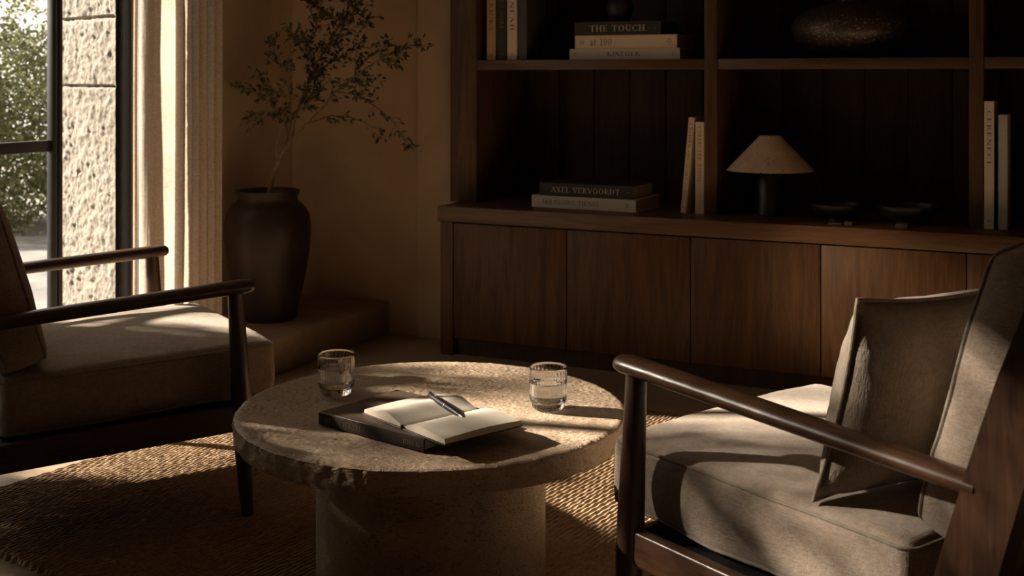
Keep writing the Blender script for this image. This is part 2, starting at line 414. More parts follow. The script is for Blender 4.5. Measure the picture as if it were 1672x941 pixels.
# rough stone pier outside, splayed reveal of coursed blocks
def stone_pier():
    b = NB()
    a = R(20); d = Vector((-math.cos(a), math.sin(a))); nrm = Vector((-math.sin(a), -math.cos(a)))
    p0 = Vector((UW-0.065, on_u(200, UW)+0.03)); L = 0.52
    zs = [-0.05]; hs = [0.40, 0.37, 0.36]
    # joints at the rows the photo shows
    Zp = 4.75
    joints = [0.0, EYE-(142-HY)*Zp/F, EYE+(HY-27)*Zp/F, 1.78, 2.14, 2.5, 2.9]
    nx, tot = 80, 0
    nz = 560
    grid = []
    for j in range(nz+1):
        z = joints[0] + (joints[-1]-joints[0])*j/nz
        dj = min(abs(z-q) for q in joints)
        row = []
        for i in range(nx+1):
            t = L*i/nx
            w = 0.008*noise.fractal(Vector((t*20, z*20, 3.1)), 0.9, 2.1, 5) + 0.005*noise.noise(Vector((t*60, z*60, 1.0))) - 0.012*max(0, noise.noise(Vector((t*24, z*24, 8.0)))-0.35)
            blk = 0.006*noise.noise(Vector((0.5, math.floor(sum(1 for q in joints if q < z))*3.3, 9)))
            jd = -0.022*max(0, 1-dj/0.011)
            off = w + blk + jd
            if i == nx: off -= 0.03
            off *= min(1, 0.15+t/0.04)
            p = p0 + d*t + nrm*off
            row.append(b.verts.new((p.x, p.y, z)))
        grid.append(row)
    for j in range(nz):
        for i in range(nx): b.faces.new((grid[j][i], grid[j][i+1], grid[j+1][i+1], grid[j+1][i]))
    # body of the pier behind the carved face
    e = p0 + d*L - nrm*0.03
    q = p0 - nrm*0.03
    poly = [Vector((q.x, q.y)), Vector((e.x, e.y)), Vector((e.x, 5.2)), Vector((UW-0.065, 5.2))]
    lo = [b.verts.new((p.x, p.y, -0.05)) for p in poly]; hi = [b.verts.new((p.x, p.y, 2.9)) for p in poly]
    b.faces.new(lo); b.faces.new(hi)
    for i in range(4): b.faces.new((lo[i], lo[(i+1) % 4], hi[(i+1) % 4], hi[i]))
    o = struct('wall_outside', b, M_stone, True)
    return o
stone_pier()

# window: frame, mullions, transom and panes
fr = bpy.data.objects.new('window_1', None); C.objects.link(fr); fr.rotation_euler.z = TH; fr['kind'] = 'structure'
v_j0, v_j1 = on_u(200, UW-0.04), on_u(219, UW)
v_m0, v_m1 = on_u(76, UW-0.035), on_u(103, UW)
def wpart(name, *a, bev=0.004, m=None):
    b = NB(); box(b, *a, bev); return obj(name, b, m or M_frame, fr)
wpart('jamb', UW-0.06, UW+0.0, v_j0+0.022, v_j1+0.01, 0.0, WT)
wpart('jamb', UW-0.04, UW-0.012, v_j0, v_j0+0.021, 0.0, WT)
wpart('jamb', UW-0.06, UW, WV0, WV0+0.05, 0.0, WT)
wpart('mullion', UW-0.035, UW-0.002, v_m0, (v_m0+v_m1)/2-0.002, 0, WT)
wpart('mullion', UW-0.035, UW+0.0, (v_m0+v_m1)/2+0.002, v_m1, 0, WT)
wpart('mullion', UW-0.06, UW, 1.95, 2.0, 0, WT)
wpart('window_head', UW-0.06, UW, WV0+0.05, v_j1, WT-0.05, WT)
wpart('window_sill', UW-0.06, UW, WV0+0.05, v_j1, 0, 0.05)
zt = EYE-(232-HY)*4.25/F
wpart('transom', UW-0.034, UW-0.01, 2.0, v_m0, zt-0.042, zt)
for (a, c) in ((v_m1, v_j0), (2.0, v_m0), (WV0+0.05, 1.95)):
    b = NB(); box(b, UW-0.034, UW-0.028, a, c, 0.05, WT-0.05); obj('pane', b, M_pane, fr, False)

# ------------------------------------------------------------------ low cabinet, worktop, shelving
HT = EYE-(338-HY)*5.02/F            # worktop top
HB = EYE-(363-HY)*5.02/F            # its underside
def room_thing(name, label, cat, u, v, z=0, rz=0, group=None):
    return thing(name, label, cat, UV(u, v, z), (0, 0, TH+rz), group)
cab = room_thing('low_cabinet', 'long low dark wood cabinet with flat handleless doors along the back wall', 'cabinet', 0, VC)
seams = [on_v(p, VC) for p in (740, 925, 1127, 1340, 1578)]; dw = seams[4]-seams[3]
seams += [seams[-1]+dw, seams[-1]+2*dw]
UE = seams[-1]
for i in range(len(seams)-1):
    b = NB(); box(b, seams[i]+0.0022, seams[i+1]-0.0022, 0, 0.022, 0.075, HB-0.006, 0.0015); obj('door', b, M_cab_v, cab)
b = NB(); box(b, UCAB+0.004, seams[0]-0.002, -0.002, 0.69, 0.0, HB, 0.0015); obj('side_panel', b, M_cab_v, cab)
b = NB(); box(b, seams[0], UE, 0.024, 0.69, 0.07, HB-0.001); obj('carcass', b, M_back, cab)
b = NB(); box(b, seams[0], UE, 0.03, 0.05, 0, 0.07); obj('plinth', b, M_back, cab)
wt = room_thing('worktop', 'thick dark wood worktop running over the low cabinet', 'worktop', 0, VC, HB)
b = NB(); box(b, UCAB-0.006, UE, -0.012, 0.695, 0, HT-HB, 0.003); obj('top_board', b, M_cab_h, wt)

bk = room_thing('bookcase', 'tall open dark wood shelving standing on the worktop', 'bookcase', 0, VU, HT)
D = 0.52; TOP = 2.62-HT
u_st0, u_st1 = on_v(735, VU), on_v(778, VU)
posts = [(on_v(1150, VU), on_v(1171, VU)), (on_v(1582, VU), on_v(1606, VU))]
b = NB(); box(b, u_st0, u_st1, 0, D, 0.0, TOP, 0.002); obj('stile', b, M_cab_v, bk)
b = NB(); box(b, UCAB+0.035, u_st0-0.001, 0.03, D, 0.0, TOP, 0.002); obj('filler_strip', b, M_cab_v, bk)
for (a, c) in posts:
    b = NB(); box(b, a, c, 0, D, 0.0, TOP, 0.002); obj('divider', b, M_cab_v, bk)
b = NB(); box(b, UE-0.05, UE, 0, D, 0.0, TOP, 0.002); obj('divider', b, M_cab_v, bk)
zs1 = EYE-(97-HY)*4.9/F-HT; zs0 = EYE-(113.5-HY)*4.9/F-HT
SH = zs1+HT
bays = [(u_st1, posts[0][0]), (posts[0][1], posts[1][0]), (posts[1][1], UE-0.05)]
for (a, c) in bays:
    b = NB(); box(b, a+0.0008, c-0.0008, 0.004, D-0.02, zs0, zs1, 0.002); obj('shelf', b, M_cab_h, bk)
    b = NB(); box(b, a+0.0008, c-0.0008, 0.004, D-0.02, zs0+0.62, zs1+0.62, 0.002); obj('shelf', b, M_cab_h, bk)
b = NB(); box(b, u_st0, UE, 0, D, TOP, TOP+0.04, 0.002); obj('top_board', b, M_cab_h, bk)
b = NB()
uu = u_st1
while uu < UE:
    box(b, uu+0.0025, min(uu+0.172, UE)-0.0025, D-0.018, D, 0.0, TOP, 0.0025); uu += 0.172
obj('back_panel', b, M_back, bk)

# ------------------------------------------------------------------ lettering
def glyphs():
    t, h = 0.13, 0.045
    def ln(x0, y0, x1, y1, w_): return ('l', x0, y0, x1, y1, w_)
    def sf(x, y, w_=0.3): return ('l', x-w_/2, y, x+w_/2, y, h)
    def arc(cx, cy, rx, ry, a0, a1, tk=t, tn=h): return ('a', cx, cy, rx, ry, a0, a1, tk, tn)
    G = {}
    G['I'] = (0.36, [ln(.18,0,.18,1,t), sf(.18,.02), sf(.18,.98)])
    G['T'] = (0.78, [ln(.39,0,.39,1,t), sf(.39,.02), ln(.02,.975,.76,.975,h), ln(.03,.8,.03,1,.035), ln(.75,.8,.75,1,.035)])
    G['H'] = (0.86, [ln(.17,0,.17,1,t), ln(.69,0,.69,1,t), sf(.17,.02), sf(.17,.98), sf(.69,.02), sf(.69,.98), ln(.17,.5,.69,.5,h)])
    G['E'] = (0.7, [ln(.17,0,.17,1,t), ln(.02,.975,.62,.975,h), ln(.02,.025,.66,.025,h), ln(.17,.51,.5,.51,h), ln(.61,.8,.61,1,.035), ln(.65,0,.65,.22,.035), ln(.5,.42,.5,.6,.035)])
    G['F'] = (0.64, [ln(.17,0,.17,1,t), ln(.02,.975,.6,.975,h), sf(.17,.02), ln(.17,.51,.48,.51,h), ln(.59,.8,.59,1,.035), ln(.48,.42,.48,.6,.035)])
    G['L'] = (0.66, [ln(.17,0,.17,1,t), sf(.17,.98), ln(.02,.025,.62,.025,h), ln(.61,0,.61,.22,.035)])
    G['O'] = (0.9, [arc(.45,.5,.38,.5,0,360)])
    G['Q'] = (0.9, [arc(.45,.5,.38,.5,0,360), ln(.5,.1,.8,-.12,.07)])
    G['C'] = (0.8, [arc(.45,.5,.38,.5,42,318), ln(.73,.75,.73,.98,.04)])
    G['G'] = (0.86, [arc(.45,.5,.38,.5,42,318), ln(.73,.75,.73,.98,.04), ln(.72,.05,.72,.42,.11), sf(.72,.43,.26)])
    G['U'] = (0.84, [ln(.17,.3,.17,1,t), ln(.67,.3,.67,1,.06), sf(.17,.98), sf(.67,.98,.24), arc(.42,.3,.25,.3,180,360,.12,.06)])
    G['K'] = (0.82, [ln(.17,0,.17,1,t), sf(.17,.02), sf(.17,.98), ln(.18,.42,.64,.98,.05), ln(.32,.58,.72,.02,t), sf(.68,.98,.22), sf(.72,.02,.24)])
    G['N'] = (0.88, [ln(.16,0,.16,1,.055), ln(.72,0,.72,1,.055), ln(.16,.97,.72,.03,t), sf(.14,.98,.24), sf(.16,.02,.24), sf(.72,.98,.24)])
    G['A'] = (0.82, [ln(.1,.02,.41,1,.055), ln(.39,1,.72,.02,t), ln(.2,.36,.6,.36,h), sf(.1,.02,.22), sf(.72,.02,.26)])
    G['V'] = (0.82, [ln(.1,.98,.43,0,t), ln(.42,0,.73,.98,.055), sf(.11,.98,.26), sf(.73,.98,.22)])
    G['X'] = (0.82, [ln(.12,.98,.7,.02,t), ln(.68,.98,.14,.02,.055), sf(.13,.98,.24), sf(.69,.98,.22), sf(.13,.02,.22), sf(.7,.02,.24)])
    G['R'] = (0.8, [ln(.17,0,.17,1,t), sf(.17,.02), sf(.12,.98,.2), arc(.3,.74,.27,.24,-90,90,.12,.045), ln(.17,.975,.3,.975,h), ln(.17,.5,.32,.5,h), ln(.34,.5,.7,.02,.11), sf(.71,.02,.18)])
    G['P'] = (0.7, [ln(.17,0,.17,1,t), sf(.17,.02), arc(.3,.73,.27,.25,-90,90,.12,.045), ln(.17,.975,.3,.975,h), ln(.17,.48,.32,.48,h)])
    G['D'] = (0.88, [ln(.17,0,.17,1,t), ln(.04,.975,.4,.975,h), ln(.04,.025,.4,.025,h), arc(.38,.5,.42,.478,-90,90)])
    G['S'] = (0.64, [arc(.32,.74,.22,.24,30,270,.1,.05), arc(.32,.27,.24,.25,-90+0,90,.11,.05), arc(.32,.27,.25,.25,200,270,.08,.05), ln(.52,.75,.52,.96,.04), ln(.08,.04,.08,.26,.04)])
    G['1'] = (0.42, [ln(.2,0,.2,1,.1), sf(.2,.02), ln(.06,.86,.2,.98,.05)])
    G['0'] = (0.62, [arc(.31,.5,.25,.5,0,360,.1,.04)])
    G['a'] = (0.52, [ln(.38,.0,.38,.45,.1), arc(.25,.45,.14,.19,0,160,.08,.05), arc(.24,.18,.15,.17,0,360,.1,.04)])
    G['t'] = (0.4, [ln(.18,.05,.18,.85,.1), ln(.03,.62,.36,.62,.045), ln(.18,.03,.34,.05,.05)])
    G['-'] = (0.6, [ln(.06,.45,.54,.45,.045)])
    G['.'] = (0.25, [ln(.05,.5,.17,.5,.12)])
    G['/'] = (0.4, [ln(.05,0,.32,1,.05)])
    G[' '] = (0.4, [])
    return G
GL = glyphs()
def text_mesh(s, height, width=None, track=0.06):
    """flat serif letters in the xz plane (facing -y), centred on the origin"""
    b = NB(); x = 0.0; quads = []
    for ch in s:
        wd, strokes = GL.get(ch, GL['I'])
        for k in strokes:
            if k[0] == 'l':
                _, x0, y0, x1, y1, w_ = k; d = Vector((x1-x0, y1-y0))
                if d.length < 1e-6: continue
                n = Vector((-d.y, d.x)).normalized()*w_/2; a = Vector((x+x0, y0)); c = Vector((x+x1, y1))
                quads.append((a-n, c-n, c+n, a+n))
            else:
                _, cx, cy, rx, ry, a0, a1, tk, tn = k; m = 18; prev = None
                for i in range(m+1):
                    an = R(a0+(a1-a0)*i/m); w_ = tn+(tk-tn)*abs(math.cos(an))**1.5
                    o_ = Vector((x+cx+rx*math.cos(an), cy+ry*math.sin(an)))
                    i_ = Vector((x+cx+(rx-w_)*math.cos(an), cy+(ry-w_*0.9)*math.sin(an)))
                    if prev: quads.append((prev[0], o_, i_, prev[1]))
                    prev = (o_, i_)
        x += wd + track
    x -= track; sx = (width/x) if width else height
    for i, q in enumerate(quads):
        e = 0.00004*(i % 3)
        b.faces.new([b.verts.new(((p.x-x/2)*sx, -e, (p.y-0.5)*height)) for p in q])
    return b
def add_text(s, height, m, parent, loc, width=None, track=0.06, rot=None):
    b = text_mesh(s, height, width, track)
    T = Matrix.Translation(Vector(loc)) @ (rot if rot is not None else Matrix.Identity(4))
    for v in b.verts: v.co = T @ v.co
    bm = b; me = bpy.data.meshes.new('title'); bm.to_mesh(me); bm.free(); me.materials.append(m)
    o = bpy.data.objects.new('title', me); C.objects.link(o); o.parent = parent; return o

def book(name, label, loc, rot, L, depth, T, cover, title=None, ink=None, th=0.5, tw=None, tx=0.0, mark=None, mx=0.42, group=None, vertical=False, pages=None, mark2=None):
    """spine along +x, spine face towards -y, thickness along z (flat); vertical books are rotated by rot"""
    t = thing(name, label, 'book', loc, rot, group)
    c = 0.0028
    b = NB(); box(b, -L/2, L/2, 0, depth, 0, c, 0.0008, 1); box(b, -L/2, L/2, 0, depth, T-c, T, 0.0008, 1); box(b, -L/2, L/2, 0, c, c*0.6, T-c*0.6)
    obj('cover', b, cover, t)
    b = NB(); box(b, -L/2+0.004, L/2-0.004, c, depth-0.004, c, T-c, 0.001, 1); obj('pages', b, pages or M_pages, t)
    if title: add_text(title, T*th, ink or M_ink, t, (tx*L, -0.0006, T/2), tw and tw*L, 0.1)
    if mark: add_text(mark, T*0.36, ink or M_ink, t, (mx*L, -0.0006, T/2))
    if mark2: add_text(mark2, T*0.36, ink or M_ink, t, (-mx*L, -0.0006, T/2))
    return t

def flat_book(px0, px1, py_bot, h0, T, vfront, **kw):
    """a book lying on height h0 whose spine spans two pixel columns on plane v = vfront"""
    a, c = on_v(px0, vfront), on_v(px1, vfront)
    p = UV((a+c)/2, vfront, h0)
    return dict(loc=p, rot=(0, 0, TH+kw.get('rz', 0)), L=c-a)
# stack on the upper shelf
vf = VU+0.05
s1 = flat_book(930, 1110, 0, SH, 0, vf); T1 = 0.045; T2 = 0.055; T3 = 0.056
book('book', 'white cloth book at the bottom of the upper shelf stack', s1['loc']+Vector((0,0,0.0005)), s1['rot'], s1['L'], 0.26, T1, M_white, 'KINFOLK', M_ink, 0.38, 0.30, 0.0, '3', 0.44, 'stacked books on the upper shelf', mark2='C')
s2 = flat_book(939, 1105, 0, SH, 0, vf)
book('book', 'cream book lettered at 100, middle of the upper shelf stack', s2['loc']+Vector((0,0,0.001+T1)), s2['rot'], s2['L'], 0.25, T2, M_cream, 'at 100', M_ink, 0.56, 0.22, -0.24, 'O', 0.43, 'stacked books on the upper shelf', mark2='O')
s3 = flat_book(938, 1079, 0, SH, 0, vf)
book('book', 'dark olive black book titled THE TOUCH on top of the shelf stack', s3['loc']+Vector((0,0,0.0015+T1+T2)), s3['rot'], s3['L'], 0.24, T3, M_char, 'THE TOUCH', M_lightink, 0.46, 0.64, 0.0, '.', 0.44, 'stacked books on the upper shelf', pages=M_char)
ztop = SH+T1+T2+T3+0.002
# stack on the worktop
vf = VC+0.12
c4 = flat_book(866, 1040, 0, HT, 0, vf)
T4, T5 = 0.050, 0.054
book('book', 'white book titled ARRANGING THINGS lying flat on the worktop', c4['loc']+Vector((0,0,0.0005)), (0,0,TH+R(-3)), c4['L'], 0.27, T4, M_white, 'ARRANGING THINGS', M_ink, 0.36, 0.56, -0.12, 'H', 0.42, 'stacked books on the worktop')
c5 = flat_book(880, 1033, 0, HT, 0, vf)
book('book', 'charcoal book titled AXEL VERVOORDT on top of the white book', c5['loc']+Vector((0,0,0.001+T4)), (0,0,TH+R(-2)), c5['L'], 0.24, T5, M_char, 'AXEL VERVOORDT', M_lightink, 0.42, 0.74, 0.0, '.', 0.46, 'stacked books on the worktop', pages=M_pages)

def upright(label, px0, px1, v, h0, H, cover, title, ink, group, lean=0.0, depth=0.2, tw=0.6, tx=0.15, mark=None):
    a, c = on_v(px0, v), on_v(px1, v); T = c-a
    # local x -> up, local z -> along u, spine still facing -y
    p = UV(a, v, h0)
    base = Matrix.Rotation(TH, 4, 'Z') @ Matrix.Rotation(lean, 4, 'Y') @ Matrix(((0,0,1,0),(0,1,0,0),(-1,0,0,0),(0,0,0,1)))
    # x axis maps to -z (text reads downwards); shift so it stands on its foot
    off = Matrix.Translation((-H/2, 0, 0))
    m = base
    e = m.to_euler()
    loc = p + (m.to_3x3() @ Vector((-H/2, 0, 0)))
    return book('book', label, loc, e, H, depth, T, cover, title, ink, 0.42, tw, -tx, mark, 0.44, group)
g = 'upright books at the left end of the upper shelf'
vv = VU+0.03
upright('tan cloth book standing leftmost on the upper shelf', 795, 809, vv, SH+0.001, 0.36, M_tan, 'INTERIORS', M_ink, g, mark='O')
upright('black book with reddish lettering between two tan books on the upper shelf', 812, 826, vv, SH+0.001, 0.37, M_char, 'BOCK ES SORE', M_goldink, g, mark='P')
upright('pinkish cream book standing third on the upper shelf', 828, 844, vv, SH+0.001, 0.36, M_cream, 'TLANEAII', M_ink, g, mark='O')
upright('dark grey book standing rightmost of the upper shelf row', 846, 860, vv, SH+0.001, 0.35, plain('slate_book_cloth', (0.05, 0.05, 0.048), 0.6), None, M_ink, g)
g = 'white books against the middle divider'
vv = VC+0.17
HB2 = EYE-(200-HY)*(on_v(1142, vv)*0+4.74)/F-HT
upright('white book standing upright against the middle divider', 1135, 1149.5, vv, HT+0.001, HB2, M_cream, 'COLLECTED ROOMS', M_ink, g, mark='S')
upright('thin white book leaning towards the upright one by the divider', 1111, 1120.5, vv, HT+0.003, HB2+0.018, M_cream, 'A NATURAL LIFE OF ART', M_ink, g, lean=R(5.2), mark='I')
g = 'pale books in the right bay'
vv = VC+0.16
upright('tall off-white book standing against the right divider', 1607, 1623, vv, HT+0.001, 0.456, M_white, 'CERENECI', M_ink, g, mark='H', tw=0.42, tx=0.22)
upright('shorter grey book right of the tall off-white one', 1630, 1645, vv, HT+0.001, 0.408, M_grey, 'CHERCOLL', M_lightink, g, mark='X', tw=0.42, tx=0.2)

# small vase on the book stack
pu = on_v(1012, VU+0.14)
t = room_thing('small_vase', 'small round brown vase standing on the dark THE TOUCH book', 'vase', pu, VU+0.14, ztop)
prof = [(0,0),(0.028,0),(0.042,0.012),(0.054,0.035),(0.058,0.06),(0.052,0.085),(0.034,0.108),(0.024,0.125),(0.023,0.145),(0.029,0.152),(0.025,0.151),(0.019,0.143),(0.019,0.12),(0,0.1)]
b = NB(); lathe(b, [tuple(p) for p in prof], 48); obj('body', b, M_pot, t)
# big squat vase
vz = VU+0.245
pc = on_v(1392, vz); rr = (on_v(1497, vz)-on_v(1288, vz))/2*1.0
t = room_thing('squat_vase', 'large squat dark speckled stoneware vase on the upper shelf', 'vase', pc, vz, SH+0.001)
prof = [(0,0.004),(0.07,0.0),(0.085,0.002),(0.088,0.008)]
Hv = 0.215; rr = min(rr, 0.236)
for i in range(3, 30):
    a = -math.pi/2 + math.pi*i/32
    prof.append((rr*math.cos(a)**0.9, 0.008+Hv/2*(1+math.sin(a))))
zt2 = prof[-1][1]
prof += [(0.062, zt2+0.004), (0.056, zt2+0.03), (0.064, zt2+0.042), (0.058, zt2+0.043), (0.05, zt2+0.03), (0.05, zt2-0.01)]
b = NB(); lathe(b, prof, 72); obj('body', b, M_vase, t)
# lamp
lv = VC+0.26; lu = on_v(1257.5, lv); LZ = UV(lu, lv).y
t = room_thing('table_lamp', 'small table lamp with a beige conical shade and black cylinder base', 'lamp', lu, lv, HT)
k = LZ/F
hb = 0.155
b = NB(); lathe(b, [(0,0.001),(0.050,0.001),(0.054,0.004),(0.054,hb-0.004),(0.051,hb),(0,hb)], 64); obj('base', b, M_black, t)
b = NB(); tube(b, [(0,0,hb),(0,0,hb+0.16)], 0.004, 12); obj('rod', b, M_brass, t)
rs, rt = 70.5*k, 17*k; z0 = hb+0.022; z1 = z0+56*k
b = NB(); lathe(b, [(rs, z0),(rt, z1),(rt-0.001, z1+0.001),(rt-0.0025, z1),(rs-0.0025, z0)], 96)
n_ = len(b.verts); obj('lamp_shade', b, M_shade, t)
b = NB(); lathe(b, [(0,z1-0.004),(rt-0.003,z1-0.004),(rt-0.003,z1-0.002),(0,z1-0.002)], 32); obj('shade_spider', b, M_brass, t)
# bowls
def bowl(label, px0, px1, v, H):
    a, c = on_v(px0, v), on_v(px1, v); r = (c-a)/2
    t = room_thing('bowl', label, 'bowl', (a+c)/2, v, HT+0.001, 0, 'dark bowls on the worktop')
    pr = [(0,0),(r*0.36,0),(r*0.38,0.006),(r*0.36,0.012)]
    for i in range(1, 13):
        x = i/12; pr.append((r*(0.36+0.64*math.sin(x*math.pi/2)**0.9), 0.012+(H-0.012)*x**1.5))
    pr += [(r-0.004, H)]
    for i in range(11, -1, -1):
        x = i/12; pr.append(((r-0.005)*(0.30+0.70*math.sin(x*math.pi/2)**0.9), 0.018+(H-0.018)*x**1.5))
    pr.append((0, 0.018))
    b = NB(); lathe(b, pr, 64); obj('vessel', b, M_bowl, t); return t
bowl('smaller dark shallow bowl, nearer the lamp', 1323, 1413, VC+0.17, 0.066)
bowl('wider dark shallow bowl, farther from the lamp', 1432, 1535, VC+0.185, 0.07)
def block(label, px0, px1, v, d, h):
    a, c = on_v(px0, v), on_v(px1, v)
    b = NB(); box(b, a, c, 0, d, 0, h, 0.002); o = obj('wooden_block', b, M_match, None); o.location = UV(0, v, HT+0.0005); o.rotation_euler.z = TH
    tag(o, label, 'block', 'small wooden blocks in front of the bowls')
block('small wooden block in front of the wider bowl', 1462, 1482, VC+0.035, 0.035, 0.017)
block('low flat wooden block in front of the smaller bowl', 1352, 1374, VC+0.045, 0.03, 0.008)
block('little cube of wood right of the flat block, by the smaller bowl', 1378, 1392, VC+0.045, 0.03, 0.014)

# ------------------------------------------------------------------ coffee table
TC = Vector((-0.187, 2.786)); TR = 0.449; TZ = 0.405; TT = 0.056
tb = thing('coffee_table', 'round travertine coffee table with thick rough-edged top on a drum base', 'coffee table', (TC.x, TC.y, 0))
def tabletop():
    NA = 900
    rads = [0.0]+[TR*x for x in np.linspace(0.012, 0.97, 165)]+[TR*x for x in (0.978, 0.985, 0.991, 0.996, 1.0)]
    b = NB(); rings = []
    def rough(a):      # hewn on the window side, sawn smooth elsewhere
        d = math.cos(a - R(205)); return 0.25 + 0.75*max(0, d)**0.5 if d > 0 else 0.25
    def chip(a, z):
        x, y = math.cos(a)*TR, math.sin(a)*TR
        n = noise.fractal(Vector((x*26, y*26, z*30)), 0.9, 2.1, 5); n2 = noise.noise(Vector((x*60, y*60, z*60+5)))
        return rough(a)*(0.0026*n + 0.0012*n2)
    c = b.verts.new((0, 0, TZ))
    prev = None
    for r in rads[1:]:
        ring = []
        for k in range(NA):
            a = 2*math.pi*k/NA; e = r/TR
            ed = chip(a, TZ) if e > 0.97 else 0.0
            w = (e-0.97)/0.03 if e > 0.97 else 0
            x_, y_ = r*math.cos(a), r*math.sin(a)
            xr, yr = x_*0.88-y_*0.47, x_*0.47+y_*0.88
            wx = 0.02*noise.noise(Vector((x_*14, y_*14, 4))); wy = 0.02*noise.noise(Vector((x_*14, y_*14, 9)))
            n1 = noise.noise(Vector(((xr+wx)*32, (yr+wy)*75, 0)))
            n2 = noise.noise(Vector((x_*95, y_*95, 3)))
            msk = 0.45+0.55*max(0, min(1, 0.5+1.6*noise.noise(Vector((x_*7, y_*7, 6)))))
            z = TZ + msk*(0.0024*(abs(n1)**0.6-0.5) + 0.0013*n2 - 0.008*max(0, n1-0.36)) - 0.0012
            if w > 0: z -= 0.0035*w**2 + rough(a)*0.003*w*max(0, noise.noise(Vector((math.cos(a)*20, math.sin(a)*20, 2)))+.2)
            rr_ = r + (ed-0.001)*w
            ring.append(b.verts.new((rr_*math.cos(a), rr_*math.sin(a), z)))
        if prev is None:
            for k in range(NA): b.faces.new((c, ring[k], ring[(k+1) % NA]))
        else:
            for k in range(NA): b.faces.new((prev[k], ring[k], ring[(k+1) % NA], prev[(k+1) % NA]))
        prev = ring
    NS = 14
    for j in range(1, NS+1):
        t = j/NS; z = TZ-0.0035-(TT-0.005)*t; ring = []
        for k in range(NA):
            a = 2*math.pi*k/NA
            bulge = -0.004*rough(a)*(2*t-1)**4
            rr_ = TR + bulge + chip(a, z)*(1.6 if 0 < j < NS else 1)
            ring.append(b.verts.new((rr_*math.cos(a), rr_*math.sin(a), z)))
        for k in range(NA): b.faces.new((prev[k], ring[k], ring[(k+1) % NA], prev[(k+1) % NA]))
        prev = ring
    ring = [b.verts.new((0.4*TR*math.cos(2*math.pi*k/NA), 0.4*TR*math.sin(2*math.pi*k/NA), TZ-TT)) for k in range(NA)]
    for k in range(NA): b.faces.new((prev[k], ring[k], ring[(k+1) % NA], prev[(k+1) % NA]))
    b.faces.new(ring)
    return b
obj('tabletop', tabletop(), M_trav, tb, True, 60)
BR = 0.2645
b = NB(); lathe(b, [(0,0.012),(BR-0.003,0.012),(BR,0.016),(BR,TZ-TT-0.001),(0,TZ-TT-0.001)], 160); obj('drum_base', b, M_trav, tb)

# glasses
def ribbed(n, amp, z0, z1):
    def f_(a, z):
        w_ = max(0, min(1, (z-z0)/0.008))
        return 1 + amp*math.cos(n*a)*w_
    return f_
def tumbler(label, px, py_base, rad, H, water):
    p = at(px, py_base, TZ)
    t = thing('water_glass', label, 'glass', (p.x, p.y, TZ+0.0012), (0,0,0), 'ribbed water glasses on the coffee table')
    r = rad; th = 0.0015
    out = [(0,0.0),(r*0.74,0.0),(r*0.80,0.0012),(r*0.86,0.006),(r*0.87,0.011),(r*0.93,0.016),(r*0.985,0.022),(r,0.028)]
    n = 12
    for i in range(1, n+1): out.append((r, 0.028+(H-0.0295)*i/n))
    out += [(r-0.0006, H-0.0003), (r-th*0.5, H), (r-th+0.0004, H-0.0004)]
    inn = [(r-th, H-0.002-(H-0.034)*i/n) for i in range(n+1)]
    inn += [(r-th-0.001, 0.026), (r*0.88, 0.019), (r*0.8, 0.0155), (r*0.6, 0.0145), (0, 0.0142)]
    prof = out+inn
    no = len(out)
    b = NB()
    def rb(a, z): return 1.0
    # ribs only on the inside wall, so the rim stays round
    rings_i = {}
    seg = 192
    idx = [0]
    def ribf(a, z):
        return 1.0
    lathe(b, prof, seg)
    for v in b.verts:
        rr_ = math.hypot(v.co.x, v.co.y)
        if 0.03 < v.co.z < H-0.006 and rr_ < r-th*0.6:
            a = math.atan2(v.co.y, v.co.x); s_ = 1+0.007*math.cos(28*a)*min(1, (H-0.006-v.co.z)/0.006)
            v.co.x *= s_; v.co.y *= s_
    g_ = obj('tumbler', b, M_glass, t, True, 50)
    # water fills the inside, overlapping the wall a hair so no air film shows
    wr = r-th-0.0006
    pr = [(0, 0.0147),(r*0.58,0.0150),(r*0.78,0.0160),(r*0.86,0.0195),(wr-0.0006,0.0265),(wr-0.0004,0.034)]
    for i in range(1, 6): pr.append((wr-0.0002, 0.034+(water-0.034)*i/5))
    pr += [(wr-0.001, water-0.0006), (wr-0.004, water-0.0009), (0, water-0.0009)]
    b = NB(); lathe(b, pr, 192)
    obj('water', b, M_water, t, True, 50)
    return t
tumbler('ribbed glass of water standing left of the books, nearer the window', 549, 643.5, 0.0440, 0.098, 0.063)
tumbler('ribbed glass of water standing right of the open notebook', 895, 667, 0.0437, 0.0965, 0.060)

# closed book under the notebook
BT = 0.027
pa = at(520, 674, TZ+BT); pb = at(692, 719, TZ+BT)
d = (pb-pa); Lb = d.length; ang = math.atan2(d.y, d.x)
t = thing('book', 'closed dark taupe hardback under the open notebook', 'book', ((pa.x+pb.x)/2, (pa.y+pb.y)/2, TZ+0.0012), (0, 0, ang))
b = NB(); Dp = 0.245; c = 0.003
box(b, -Lb/2, Lb/2, 0.004, Dp, 0, c, 0.001, 1); box(b, -Lb/2, Lb/2, 0.004, Dp, BT-c, BT, 0.001, 1)
obj('cover', b, M_taupe, t)
b = NB(); box(b, -Lb/2, Lb/2, 0, 0.0045, 0, BT-0.0005, 0.0016, 2); obj('spine', b, M_taupe_s, t)['label'] = 'darker spine with bronze lettering'
b = NB(); box(b, -Lb/2+0.004, Lb/2-0.004, 0.004, Dp-0.005, c, BT-c, 0.001, 1); obj('pages', b, M_pages, t)
add_text('KLVINTERSXI/C.', BT*0.42, M_goldink, t, (-Lb*0.22, -0.0006, BT*0.5), Lb*0.42, 0.08)
add_text('IDIO G', BT*0.36, M_goldink, t, (Lb*0.39, -0.0006, BT*0.5), Lb*0.15, 0.1)

